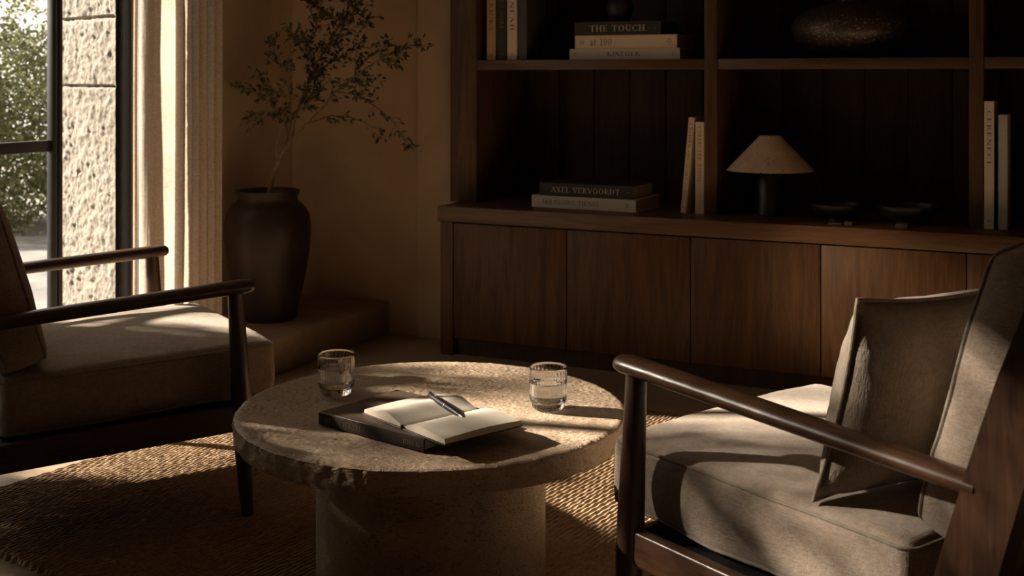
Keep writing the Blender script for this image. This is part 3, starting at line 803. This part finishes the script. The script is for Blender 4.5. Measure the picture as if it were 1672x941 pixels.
# open notebook
nz = TZ+0.0012+BT
na = at(595, 669, nz+0.012); nb_ = at(720, 722, nz+0.006)
W = 0.298; Hn = 0.208
dirx = Vector((nb_.x-na.x, nb_.y-na.y)).normalized(); an = math.atan2(dirx.y, dirx.x)
mid = Vector(((na.x+nb_.x)/2, (na.y+nb_.y)/2))
t = thing('open_notebook', 'open cream-paged notebook lying on the dark closed book', 'notebook', (mid.x, mid.y, nz+0.0003), (0, 0, an))
# page surface profile over x in [-W/2, W/2]
def page_z(x):
    s = abs(x)/(W/2); base = 0.0115
    if x < 0: return 0.0035 + base*(math.sin(min(1, s/0.62)*math.pi/2)**0.55) - 0.0055*max(0, (s-0.45)/0.55)**1.3 + 0.008*math.exp(-((s-0.42)/0.22)**2)
    return 0.0035 + base*(math.sin(min(1, s/0.5)*math.pi/2)**0.6) - 0.003*max(0, (s-0.5)/0.5)**1.5 + 0.0035*math.exp(-((s-0.4)/0.22)**2)
def page_half(sgn):
    b = NB(); nx_, ny_ = 36, 14; top = []; bot = []
    for i in range(nx_+1):
        s = i/nx_; s2 = 1-(1-s)**1.0; x = sgn*(0.0012+s2*(W/2-0.005))
        rt_, rb_ = [], []
        for j in range(ny_+1):
            y = 0.004+(Hn-0.008)*j/ny_
            z = page_z(x) + 0.0035*math.sin(j/ny_*math.pi)*s
            rt_.append(b.verts.new((x, y, z))); rb_.append(b.verts.new((x+sgn*(0.0 if s < 0.9 else 0.002), y, 0.0024)))
        top.append(rt_); bot.append(rb_)
    fT = []; fS = []
    for i in range(nx_):
        for j in range(ny_):
            fT.append(b.faces.new((top[i][j], top[i+1][j], top[i+1][j+1], top[i][j+1])))
            b.faces.new((bot[i][j], bot[i][j+1], bot[i+1][j+1], bot[i+1][j]))
        for q in (0, ny_):
            fS.append(b.faces.new((top[i][q], top[i+1][q], bot[i+1][q], bot[i][q])))
    for i in (0, nx_):
        for j in range(ny_): fS.append(b.faces.new((top[i][j], top[i][j+1], bot[i][j+1], bot[i][j])))
    for f_ in fS: f_.material_index = 1
    return b
for sgn in (-1, 1):
    o = obj('page_block', page_half(sgn), M_paper, t, True, 50); o.data.materials.append(M_pedge)
b = NB(); box(b, -W/2, W/2, 0, Hn, 0, 0.0022, 0.0009, 1); obj('cover', b, plain('notebook_cover', (0.02, 0.017, 0.014), 0.5), t)
b = NB()      # ribbon marker end folded in the gutter
box(b, -0.003, 0.003, -0.0015, 0.005, 0.0005, 0.0085, 0.0008, 1); obj('spine_ribbon', b, M_black, t)
# pen on the right-hand page
p0 = at(701, 643, nz+0.030); p1 = at(757, 681, nz+0.022)
p0.z -= 0.003; p1.z -= 0.002; pd = (p1-p0); PL = min(pd.length, 0.158)
pe = thing('pen', 'black ballpoint pen with silver ring lying across the notebook', 'pen', p0, (0, 0, 0))
pe.rotation_euler = pd.to_track_quat('X', 'Z').to_euler()
PL = pd.length*0.98
r = 0.0068
b = NB(); tube(b, [(0,0,0),(0.004,0,0),(0.03,0,0),(PL*0.5,0,0)], [r*0.7, r*0.92, r, r*1.02], 24); obj('cap', b, M_pen, pe)
b = NB(); tube(b, [(PL*0.5,0,0),(PL*0.515,0,0)], r*1.06, 24); obj('ring', b, M_silver, pe)
b = NB(); tube(b, [(PL*0.515,0,0),(PL*0.8,0,0),(PL*0.93,0,0)], [r*0.98, r*0.92, r*0.62], 24); obj('barrel', b, M_pen, pe)
b = NB(); tube(b, [(PL*0.93,0,0),(PL*0.975,0,0),(PL,0,0)], [r*0.6, r*0.45, r*0.2], 20); obj('tip', b, M_silver, pe)
b = NB(); box(b, 0.002, PL*0.3, -0.0015, 0.0015, r+0.0008, r+0.002, 0.0005, 1); box(b, 0.002, 0.006, -0.0015, 0.0015, r*0.7, r+0.002); obj('clip', b, M_pen, pe)

# ------------------------------------------------------------------ rug of braided jute rows
def rug():
    ra = Vector((0.55, 0.835)).normalized(); rb = Vector((ra.y, -ra.x))
    a0, a1, b0, b1 = 1.75, 3.765, -3.075, 0.12
    pitch = 0.0145; nrow = int((b1-b0)/pitch); per = 6
    nb2 = nrow*per+1; na2 = 300
    Bc = np.linspace(0, nrow, nb2); Ac = np.linspace(0, 1, na2)
    BB, AA = np.meshgrid(Bc, Ac, indexing='ij')
    row = np.floor(BB-1e-9); ph = BB-row
    hump = np.sqrt(np.clip(1-(2*ph-1)**2, 0, 1))
    L = (a1-a0)*AA
    rph = np.random.RandomState(8).uniform(0, 6.28, nrow+2)[np.clip(row.astype(int), 0, nrow)]
    tw = np.sin(L*2*math.pi/0.045 + rph + (ph-0.5)*3.2*np.where(row % 2 == 0, 1, -1))
    rng = np.random.RandomState(3)
    jit = rng.normal(0, 1, BB.shape)
    Zc = 0.003 + hump*(0.0092+0.0012*tw) + 0.0004*jit
    wob = 0.0022*np.sin(L*9+row*0.7) + 0.003*np.sin(L*2.3+row*0.11)
    Bw = b0 + BB*pitch + wob
    endw = 0.006*np.sin(row*2.7)
    Aw = a0 + L + np.where(AA > 0.5, 1, -1)*endw*(np.abs(AA*2-1)**40)
    edge = (AA == 0) | (AA == 1) | (BB == 0) | (BB == nrow)
    Zc = np.where(edge, 0.0005, Zc)
    X = Aw*ra.x + Bw*rb.x; Y = Aw*ra.y + Bw*rb.y
    V = np.stack([X, Y, Zc], -1).reshape(-1, 3).astype(np.float32)
    i, j = np.meshgrid(np.arange(nb2-1), np.arange(na2-1), indexing='ij')
    q = np.stack([i*na2+j, i*na2+j+1, (i+1)*na2+j+1, (i+1)*na2+j], -1).reshape(-1, 4)
    me = bpy.data.meshes.new('rug'); me.vertices.add(len(V)); me.vertices.foreach_set('co', V.ravel())
    me.loops.add(q.size); me.loops.foreach_set('vertex_index', q.ravel().astype(np.int32))
    me.polygons.add(len(q)); me.polygons.foreach_set('loop_start', (np.arange(len(q))*4).astype(np.int32))
    me.polygons.foreach_set('use_smooth', np.ones(len(q), bool))
    me.update(calc_edges=True); me.materials.append(M_jute)
    me.flip_normals() if me.polygons[len(q)//2].normal.z < 0 else None
    o = bpy.data.objects.new('rug', me); C.objects.link(o)
    tag(o, 'brown braided jute rug on the stone floor under the coffee table', 'rug')
    # rolled binding cord along the two ends
    for aa in (a0, a1):
        pass
rug()

# ------------------------------------------------------------------ armchairs
def deform(co, w_, d_, t_, crown, wr, seed, side):
    x, y, z = co; fx, fy, fz = 2*x/w_, 2*y/d_, 2*z/t_
    cz = crown*max(0, 1-fx*fx)**0.8*max(0, 1-fy*fy)**0.8*max(-1, min(1, fz*1.1))
    sx = side*max(0, 1-fy**4)*max(0, 1-fz*fz)*fx**3
    sy = side*max(0, 1-fx**4)*max(0, 1-fz*fz)*fy**3
    wv = wr*noise.fractal(Vector((x*5+seed, y*5, z*5)), 1.0, 2.0, 3)
    return Vector((x+sx+wv*fx, y+sy+wv*fy, z+cz+wv*(1 if fz > 0 else -1)))
def cushion_box(w_, d_, t_, crown=0.02, rad=0.035, wr=0.004, seed=0, M=None, n=30, side=0.012):
    """upholstered box cushion centred at the origin; t_ along z"""
    b = NB(); box(b, -w_/2, w_/2, -d_/2, d_/2, -t_/2, t_/2)
    bmesh.ops.bevel(b, geom=list(b.edges), offset=rad, segments=5, profile=0.6, affect='EDGES')
    # cut into a fine grid for crown and wrinkles
    for ax, ln in ((0, w_), (1, d_), (2, t_)):
        k = max(4, int(n*ln/max(w_, d_)))
        for i in range(1, k):
            c_ = -ln/2+ln*i/k
            pl = [0, 0, 0]; pl[ax] = c_; no = [0, 0, 0]; no[ax] = 1
            bmesh.ops.bisect_plane(b, geom=list(b.verts)+list(b.edges)+list(b.faces), plane_co=pl, plane_no=no, dist=1e-5)
    for v in b.verts: v.co = deform(v.co, w_, d_, t_, crown, wr, seed, side)
    if M is not None:
        for v in b.verts: v.co = M @ v.co
    return b
def piping_loop(w_, d_, t_, crown, rad, wr, seed, side, sgn, M, r=0.0036):
    """cord sewn along the edge of a box cushion, riding on its deformed surface"""
    z = sgn*(t_/2-rad*0.42); ins = rad*0.10; x0, y0 = w_/2-ins, d_/2-ins; cr = rad*0.9; pts = []
    for (cx, cy, a0) in ((x0-cr, y0-cr, 0), (-x0+cr, y0-cr, 90), (-x0+cr, -y0+cr, 180), (x0-cr, -y0+cr, 270)):
        for i in range(7):
            a = R(a0+15*i); pts.append(Vector((cx+cr*math.cos(a), cy+cr*math.sin(a), z)))
    out = []
    for i in range(len(pts)):
        a, c_ = pts[i], pts[(i+1) % len(pts)]; n = max(1, int((c_-a).length/0.02))
        for q in range(n): out.append(a.lerp(c_, q/n))
    out = [M @ deform(p, w_, d_, t_, crown, wr, seed, side) for p in out]
    b = NB(); tube(b, out, r, 8, closed=True); return b

LEAN = R(16.5)
def armchair(label, mid, face, back_shift, seed, cushion_w=0.66):
    fa = math.atan2(face[1], face[0]) - math.pi/2
    t = thing('armchair', label, 'armchair', (mid[0], mid[1], 0), (0, 0, fa), 'walnut and linen lounge chairs')
    hw = 0.38
    for s in (-1, 1):
        # arm: flattened rail with a bulbous rounded front end, slightly falling to the rear
        b = NB(); pts = []; rad = []
        for y, z, r_ in ((0.052, 0.618, 0.006), (0.049, 0.618, 0.016), (0.042, 0.6175, 0.0235), (0.03, 0.617, 0.0275), (0.01, 0.6165, 0.029), (-0.05, 0.614, 0.0285), (-0.2, 0.6065, 0.0275), (-0.4, 0.5965, 0.027), (-0.6, 0.5865, 0.0265), (-0.715, 0.5805, 0.0245)):
            pts.append((s*hw, y, z)); rad.append(r_)
        tube(b, pts, rad, 24, flat=0.66, up=(0,0,1)); obj('armrest', b, M_chair, t)
        # front leg
        b = NB()
        lz = [0.602, 0.56, 0.45, 0.33, 0.24, 0.12, 0.02, 0.013]
        lr = [0.0205, 0.021, 0.0235, 0.0265, 0.0265, 0.0215, 0.0165, 0.0150]
        tube(b, [(s*hw, 0.0+0.055*(0.6-z), z) for z in lz], lr, 24); obj('leg', b, M_chair_v, t)
        # rear post: broad raked plank, kicking back below the seat
        b = NB()
        prof = []
        def py(z): return -0.70-(z-0.447)*math.tan(LEAN) if z > 0.30 else -0.70+0.147*math.tan(LEAN)-(0.30-z)*0.32
        zz = [0.013, 0.1, 0.2, 0.30, 0.36, 0.45, 0.6, 0.75, 0.86, 0.885]
        ww = [0.018, 0.026, 0.036, 0.044, 0.046, 0.046, 0.044, 0.038, 0.030, 0.020]
        prev = None
        for z, wd in zip(zz, ww):
            y = py(z); ring = [b.verts.new((s*hw+sx*0.0225, y+sy*wd, z)) for sx, sy in ((-1,-1),(1,-1),(1,1),(-1,1))]
            if prev:
                for k in range(4): b.faces.new((prev[k], prev[(k+1) % 4], ring[(k+1) % 4], ring[k]))
            else: b.faces.new(ring)
            prev = ring
        b.faces.new(prev)
        bmesh.ops.bevel(b, geom=[e for e in b.edges if abs(e.verts[0].co.z-e.verts[1].co.z) > 0.01], offset=0.007, segments=3, affect='EDGES')
        obj('rear_leg', b, M_chair_v, t)
        # side rail
        b = NB(); zr = 0.272
        Ms = Matrix.Translation((s*hw, -0.33, zr-0.004)) @ Matrix.Rotation(R(1.0), 4, 'X')
        box(b, -0.014, 0.014, -0.31, 0.325, -0.034, 0.034, 0.006, 3, Ms); obj('side_rail', b, M_chair, t)
    b = NB(); box(b, -hw+0.01, hw-0.01, -0.006, 0.02, 0.243, 0.305, 0.006, 3); obj('front_rail', b, M_chair, t)
    b = NB(); box(b, -hw+0.012, hw-0.012, -0.665, -0.64, 0.235, 0.30, 0.006, 3); obj('rear_rail', b, M_chair, t)
    b = NB(); box(b, -hw+0.0145, hw-0.0145, -0.638, -0.008, 0.276, 0.290, 0.003, 2); obj('seat_deck', b, M_black, t)
    # back slats
    for q in (0.10, 0.26, 0.40):
        z = 0.447+q; y = -0.70-q*math.tan(LEAN)-0.01
        b = NB(); box(b, -hw+0.015, hw-0.015, y-0.009, y+0.009, z-0.022, z+0.022, 0.004, 2); obj('back_slat', b, M_chair, t)
    # seat cushion
    sw, sdp, stt = cushion_w, 0.70, 0.148
    Ms = Matrix.Translation((0, 0.135-sdp/2, 0.298+stt/2)) @ Matrix.Rotation(R(1.0), 4, 'X')
    c_ = obj('seat_cushion', cushion_box(sw, sdp, stt, 0.022, 0.028, 0.0045, seed, Ms, 34), M_linen, t, True, 60)
    for sg in (1, -1): obj('piping', piping_loop(sw, sdp, stt, 0.022, 0.028, 0.0045, seed, 0.012, sg, Ms), M_piping, c_)
    # back cushion: local z becomes the cushion's front
    bw, bh, bt = 0.63, 0.46, 0.125
    yb = -0.548+back_shift; zb = 0.455
    Mb = Matrix.Translation((0, yb-bt/2-0.0, zb+0.0)) @ Matrix.Rotation(LEAN, 4, 'X') @ Matrix.Translation((0, 0, bh/2)) @ Matrix.Rotation(R(-90), 4, 'X')
    c_ = obj('back_cushion', cushion_box(bw, bh, bt, 0.030, 0.030, 0.0045, seed+5, Mb, 34, 0.018), M_linen, t, True, 60)
    for sg in (1, -1): obj('piping', piping_loop(bw, bh, bt, 0.030, 0.030, 0.0045, seed+5, 0.018, sg, Mb, 0.0042), M_piping, c_)
    return t
LF = Vector((0.84, 0.54)).normalized(); RF = Vector((-0.61, 0.79)).normalized()
chairL = armchair('walnut lounge chair with linen cushions beside the window, left of the coffee table', (-0.931, 3.47), LF, 0.105, 1.0)
chairR = armchair('walnut lounge chair in the right foreground with a scatter pillow on its seat', (0.538, 2.52), RF, 0.0, 7.0)

# scatter pillow
def pillow(label, parent_xf, w_, h_, t_, seed):
    b = NB(); n = 36; top = []; bot = []
    for i in range(n+1):
        ra_, rb_ = [], []
        for j in range(n+1):
            u = 2*i/n-1; v = 2*j/n-1
            k = 1 - 0.07*(1-v*v)*abs(u)**3*1.0; k2 = 1 - 0.09*(1-u*u)*abs(v)**3
            x = u*w_/2*k; y = v*h_/2*k2
            pf = (max(0, 1-abs(u)**2.4)**0.62)*(max(0, 1-abs(v)**2.4)**0.62)
            z = t_/2*pf
            wv = 0.010*noise.fractal(Vector((u*2.2+seed, v*2.2, 0)), 1, 2, 3)*min(1, pf*3)
            # puckers radiating from the corners
            cr = 0.004*math.sin(math.atan2(1-abs(v), 1-abs(u))*14)*max(0, (abs(u)+abs(v)-1.1))*min(1, pf*6)
            ra_.append(b.verts.new((x, y, z+wv+cr)))
            rb_.append(ra_[-1] if (i in (0, n) or j in (0, n)) else b.verts.new((x, y, -z+wv*0.6-cr)))
        top.append(ra_); bot.append(rb_)
    for i in range(n):
        for j in range(n):
            b.faces.new((top[i][j], top[i+1][j], top[i+1][j+1], top[i][j+1]))
            b.faces.new((bot[i][j], bot[i][j+1], bot[i+1][j+1], bot[i+1][j]))
    seam = [top[i][0].co.copy() for i in range(n)]+[top[n][j].co.copy() for j in range(n)]+[top[n-i][n].co.copy() for i in range(n)]+[top[0][n-j].co.copy() for j in range(n)]
    o = thing('scatter_pillow', label, 'pillow'); o.matrix_world = parent_xf
    obj('pillow_body', b, M_pillow, o, True, 80)
    b = NB(); tube(b, [p*1.004 for p in seam], 0.0035, 8, closed=True); obj('piping', b, M_piping, o)
    return o
fa = math.atan2(RF[1], RF[0])-math.pi/2
chM = Matrix.Translation((0.538, 2.52, 0)) @ Matrix.Rotation(fa, 4, 'Z')
PM = chM @ Matrix.Translation((-0.115, -0.405, 0.458)) @ Matrix.Rotation(R(-9), 4, 'Z') @ Matrix.Rotation(R(16), 4, 'X') @ Matrix.Translation((0, 0, 0.18)) @ Matrix.Rotation(R(90), 4, 'X')
pillow('beige linen pillow propped on the seat of the right chair', PM, 0.42, 0.37, 0.19, 3.0)

# ------------------------------------------------------------------ curtain
def curtain():
    uA, uB = UW+0.07, UW+0.35
    vA, vB_ = on_u(221, uA), on_u(363, uB)
    A_, B_ = Vector((uA, vA)), Vector((uB, vB_)); dr = (B_-A_); L0 = dr.length; dr.normalize(); nn = Vector((dr.y, -dr.x))
    nx_, nz_ = 260, 60; ztop_, zbot = HC-0.02, 0.155
    b = NB(); g_ = []; folds = [(0.0, 0.07, 0.018), (0.07, 0.47, 0.070), (0.47, 0.66, 0.028), (0.66, 0.83, 0.024), (0.83, 1.0, 0.026)]
    for j in range(nz_+1):
        t = j/nz_; z = zbot+(ztop_-zbot)*t; row = []
        for i in range(nx_+1):
            s = i/nx_
            # broad rounded folds meeting in narrow creases
            du = 0.0; dv = 0.0
            for (f0, f1, am) in folds:
                sh = 0.006*noise.noise(Vector((f0*9, z*1.1, 3)))
                if f0+sh <= s <= f1+sh+0.02:
                    t_ = min(1, max(0, (s-f0-sh)/(f1-f0))); ts = t_**(0.6 if f0 == 0.07 else 0.85); du = am*(math.sin(math.pi*ts)**0.62)*(1-0.15*t)
                    dv = 0.012*math.sin(2*math.pi*t_)
            du += 0.0028*noise.noise(Vector((s*13, z*2.2, 0))) + 0.0012*noise.noise(Vector((s*40, z*9, 5)))
            q = B_ - dr*(L0*(1-s)*(1+0.03*(1-t)) - dv) + nn*(du+0.012*noise.noise(Vector((s*3, z*1.2, 2))))
            row.append(b.verts.new((q.x, q.y, z)))
        g_.append(row)
    for j in range(nz_):
        for i in range(nx_): b.faces.new((g_[j][i], g_[j][i+1], g_[j+1][i+1], g_[j+1][i]))
    o = obj('curtain', b, M_curtain, None, True, 180); o.rotation_euler.z = TH
    tag(o, 'pale linen curtain hanging in folds beside the tall window', 'curtain')
curtain()

# ------------------------------------------------------------------ potted tree on the step
PP = at(437, 527, 0.143); PZ = PP.y+0.09; PP = Vector(((437-836)/F*PZ, PZ, 0.143))
pt = thing('potted_tree', 'tall dark clay pot on the step with a sparse small-leaved tree', 'potted plant', PP+Vector((0,0,0.0008)))
k = PZ/F
def prz(pw, py): return (pw/2*k, (527-py)*k)
prof = [(0,0.0),(94/2*k*0.96,0.0)]
for pw, py in ((95,522),(101,505),(112,480),(124,450),(134,420),(140,392),(140,375),(134,358),(122,346),(108,339),(99,336),(96,331),(98,326),(103,322),(104,318)):
    prof.append(prz(pw, py))
zt3 = prof[-1][1]
prof += [(49*k, zt3+0.002), (44*k, zt3-0.004), (42*k, zt3-0.03), (44*k, zt3-0.06)]
b = NB(); lathe(b, prof, 96)
for v in b.verts: v.co += Vector((0.0025*noise.noise(v.co*9), 0.0025*noise.noise(v.co*9+Vector((4,4,4))), 0))
obj('pot', b, M_pot, pt, True, 60)
b = NB(); lathe(b, [(0, zt3-0.05), (45*k, zt3-0.055), (0, zt3-0.08)], 48); obj('soil', b, M_soil, pt)
def pp(px, py, dz=0.0):    # branch points, dz = metres deeper than the pot
    Z = PZ+dz; return Vector(((px-836)/F*Z-PP.x, Z-PP.y, EYE-(py-HY)/F*Z-PP.z-0.0008))
branches = [   # (points, radius at start, radius at end, leaf density, leaf start)
    ('trunk', [(437,345,0),(440,315,0),(447,285,0),(459,255,-.01),(476,228,-.02)], .0105, .0075, 0, 1),
    ('b', [(476,228,-.02),(500,205,-.04),(525,178,-.06),(548,150,-.09),(580,125,-.12),(620,98,-.15),(655,78,-.17),(690,76,-.19)], .0065, .0015, 90, .35),
    ('b', [(476,228,-.02),(483,190,-.01),(500,140,.0),(525,90,.03),(552,45,.05),(575,0,.07),(598,-50,.09)], .0065, .0016, 170, .25),
    ('b', [(465,245,-.01),(470,215,.02),(455,190,.05),(440,165,.08),(415,150,.10),(388,142,.12)], .004, .0012, 46, .3),
    ('b', [(455,265,0),(452,235,-.05),(462,205,-.1),(474,170,-.14),(470,120,-.17),(480,75,-.19),(482,52,-.2)], .0045, .0012, 60, .3),
    ('b', [(500,205,-.04),(530,192,-.02),(560,190,.0),(595,200,.02),(620,214,.03),(626,222,.04)], .0035, .001, 20, .1),
    ('b', [(548,150,-.09),(580,155,-.1),(610,172,-.12),(640,198,-.13),(655,220,-.14),(664,240,-.14)], .004, .001, 46, .0),
    ('b', [(525,90,.03),(545,70,.0),(570,50,-.03),(590,38,-.05),(606,30,-.07)], .0035, .001, 50, .1),
    ('b', [(500,140,0),(520,115,.04),(548,98,.08),(575,85,.1),(590,70,.11)], .0035, .001, 60, .1),
    ('b', [(483,190,-.01),(500,160,-.05),(520,150,-.08),(540,128,-.1)], .003, .001, 30, .1),
    ('b', [(580,125,-.12),(590,105,-.1),(610,88,-.08),(635,70,-.06)], .003, .001, 30, .1),
    ('b', [(460,208,-.1),(440,195,-.12),(420,188,-.14),(405,195,-.15)], .0028, .001, 22, .2),
    ('b', [(470,215,.02),(480,185,.06),(505,165,.1),(515,120,.14),(500,80,.16),(520,30,.18),(530,-20,.18)], .004, .001, 110, .25),
    ('b', [(552,45,.05),(535,25,.06),(510,10,.07),(495,-10,.08)], .003, .001, 60, .1),
    ('b', [(552,45,.05),(570,30,.0),(585,10,-.03),(600,-10,-.05)], .003, .001, 50, .1),
    ('b', [(474,170,-.14),(455,150,-.16),(435,138,-.18),(412,120,-.2)], .0028, .001, 26, .2),
    ('b', [(470,120,-.17),(455,110,-.18),(445,85,-.19),(440,60,-.2)], .0025, .001, 26, .2),
    ('b', [(525,90,.03),(505,75,.02),(485,62,.02),(465,40,.02)], .0028, .001, 40, .1),
    ('b', [(620,98,-.15),(635,95,-.14),(650,100,-.13)], .0018, .001, 12, .1),
    ('b', [(560,130,-.1),(590,140,-.12),(612,128,-.14)], .0025, .001, 20, .1),
]
rng = random.Random(11)
lf = NB()
def leaf(bm, p, d, ln, wd, roll):
    d = d.normalized(); a = Vector((0,0,1)) if abs(d.z) < .9 else Vector((1,0,0))
    s = d.cross(a).normalized(); n = s.cross(d)
    s = (s*math.cos(roll)+n*math.sin(roll)); n = d.cross(s)
    pts = [(0,0,0),(.3,.42,.05),(.62,.45,.06),(1,0,-.04),(.62,-.45,.06),(.3,-.42,.05)]
    vs = [bm.verts.new(p+d*(x*ln)+s*(y*wd)+n*(z*ln)) for x, y, z in pts]
    c1 = bm.verts.new(p+d*(.45*ln)-n*(.02*ln))
    for i in range(6): bm.faces.new((c1, vs[i], vs[(i+1) % 6]))
for (nm, P, r0, r1, dens, ls) in branches:
    pts = catmull([pp(*p) for p in P], 6); n = len(pts)
    if nm != 'trunk':
        pts = [p+Vector((rng.uniform(-1,1), rng.uniform(-1,1), rng.uniform(-1,1)))*0.003 if 0 < i else p for i, p in enumerate(pts)]
    b = NB(); tube(b, pts, [r0+(r1-r0)*(i/(n-1)) for i in range(n)], 8 if nm != 'trunk' else 14)
    obj('trunk' if nm == 'trunk' else 'branch', b, M_bark, pt)
    if dens:
        for _ in range(dens):
            s = ls+(1-ls)*rng.random(); i = min(n-2, int(s*(n-1))); p = pts[i].lerp(pts[i+1], rng.random())
            tdir = (pts[i+1]-pts[i]).normalized()
            out = Vector((rng.gauss(0,1), rng.gauss(0,1), rng.gauss(0,.8)))
            side = (out - tdir*out.dot(tdir)).normalized()
            # short side twig carrying a few leaves
            tl = rng.uniform(.0, .045)
            q = p + (side*0.8+tdir*0.5).normalized()*tl
            if tl > .015: tube(lf, [p, q], [.0008, .0006], 4, False)
            for _k in range(rng.choice((1, 2, 2, 3))):
                dd = (tdir*rng.uniform(.3, 1.2)+side*rng.uniform(.2, 1)+Vector((rng.gauss(0,.5), rng.gauss(0,.5), rng.gauss(-.15,.5))))
                leaf(lf, q, dd, rng.uniform(.018, .033), rng.uniform(.009, .014), rng.uniform(0, 6.28))
obj('foliage', lf, M_leaf, pt, True, 180)

# ------------------------------------------------------------------ garden
b = NB(); box(b, -22, UW-0.5, -8, 22, -0.16, -0.06); o = struct('ground', b, M_grnd)
def leaf_cloud(bm, n, fn, ln, rng):
    for _ in range(n):
        p = fn(rng)
        d = Vector((rng.gauss(0,1), rng.gauss(0,1), rng.gauss(0,1))).normalized()
        s = d.orthogonal().normalized(); l = ln*rng.uniform(.6, 1.3)
        vs = [bm.verts.new(p), bm.verts.new(p+d*l*.5+s*l*.28), bm.verts.new(p+d*l), bm.verts.new(p+d*l*.5-s*l*.28)]
        bm.faces.new(vs)
rg = random.Random(5)
hc = Vector((-4.25, 9.9, 0))
hd = thing('garden_hedge', 'leafy green hedge outside beyond the window', 'hedge', (hc.x, hc.y, -0.06))
b = NB()
def fh(r):
    while True:
        x, y, z = r.uniform(-2.2, 2.2), r.uniform(-.7, .7), r.uniform(0.02, 2.7)
        dens = 1.0 if z < 1.35 else max(0.12, 1-(z-1.35)*1.1)
        if r.random() < dens and noise.noise(Vector((x*3.2, y*3.2, z*3.2))) > (-0.25 if z < 1.3 else -0.02): return Vector((x, y, z))
leaf_cloud(b, 52000, fh, 0.05, rg); obj('foliage', b, M_hedge, hd, False)
for i in range(7):
    b = NB(); x = -2+i*.66; tube(b, [(x,0,0),(x+.05,.05,1.0),(x-.05,0,2.0),(x+.1,-.1,2.6)], [.03,.022,.015,.006], 8); obj('stem', b, M_bark, hd)
# garden tree that dapples the sun
def shade_tree(loc, H, Rc, n, label, seed, lsz=0.085, squash=.75):
    rg = random.Random(seed)
    t = thing('garden_tree', label, 'tree', loc)
    b = NB(); tube(b, [(0,0,0),(.05,.1,H*.35),(-.05,.05,H*.7),(0,0,H)], [.11,.09,.07,.03], 12); obj('trunk', b, M_bark, t)
    b = NB()
    for i in range(16):
        a = rg.uniform(0, 6.28); z = H*rg.uniform(.55, 1); e = Vector((math.cos(a)*Rc*.8, math.sin(a)*Rc*.8, z+rg.uniform(-.2, .9)))
        tube(b, catmull([(0,0,z*.85), (e.x*.4, e.y*.4, z*.95), e], 4), [.035,.03,.028,.025,.02,.016,.012,.01,.006], 6)
    obj('branches', b, M_bark, t)
    b = NB()
    def ft(r):
        while True:
            q = Vector((r.uniform(-1,1), r.uniform(-1,1), r.uniform(-1,1)))
            if q.length < 1 and noise.noise(q*2.6+Vector((seed, 0, 0))) > 0.02: return Vector((q.x*Rc, q.y*Rc, H+q.z*Rc*squash))
    leaf_cloud(b, n, ft, lsz, rg); obj('foliage', b, M_hedge, t, False)
def shading_hedge(u, v0, v1, h, n, label, seed, dens, zlo=0.02, thick=0.28):
    rg = random.Random(seed); p = UV(u, (v0+v1)/2, -0.06)
    t = thing('added_shading_hedge', label, 'hedge', p, (0, 0, TH))
    hl = (v1-v0)/2; b = NB()
    def fn(r):
        while True:
            x, y, z = r.uniform(-thick, thick), r.uniform(-hl, hl), r.uniform(zlo, h)
            top = h - 0.05*abs(noise.noise(Vector((y*3, x*2, seed))))-0.02*r.random()
            if z < top and noise.noise(Vector((x*3, y*2.6, z*2.6+seed))) > dens: return Vector((x, y, z))
    leaf_cloud(b, n, fn, 0.055, rg); obj('foliage', b, M_hedge, t, False)
    k_ = 0; y = -hl+0.15
    while y < hl:
        b = NB(); tube(b, [(0,y,0),(.03,y+.03,h*.5),(-.02,y,h*.9)], [.025,.018,.008], 8); obj('stem', b, M_bark, t); y += 0.45
shading_hedge(UW-1.5, 0.2, 2.15, 2.04, 32000, 'dense low hedge added outside the window to block low sun', 2, -0.6)  # unseen, added to keep sun off the rug and table base
shading_hedge(UW-2.3, -0.6, 1.42, 4.3, 27000, 'taller loose shrub row added beyond the low hedge to shade the right chair', 9, -0.16, 0.3, 0.4)  # unseen row, added to break up the sun on the right chair
wc = UV(UW, 2.2, 1.7)
tp = wc - sd*8.0
shade_tree((tp.x, tp.y, -0.06), tp.z+0.5, 2.0, 1000, 'spreading garden tree outside the window', 3)
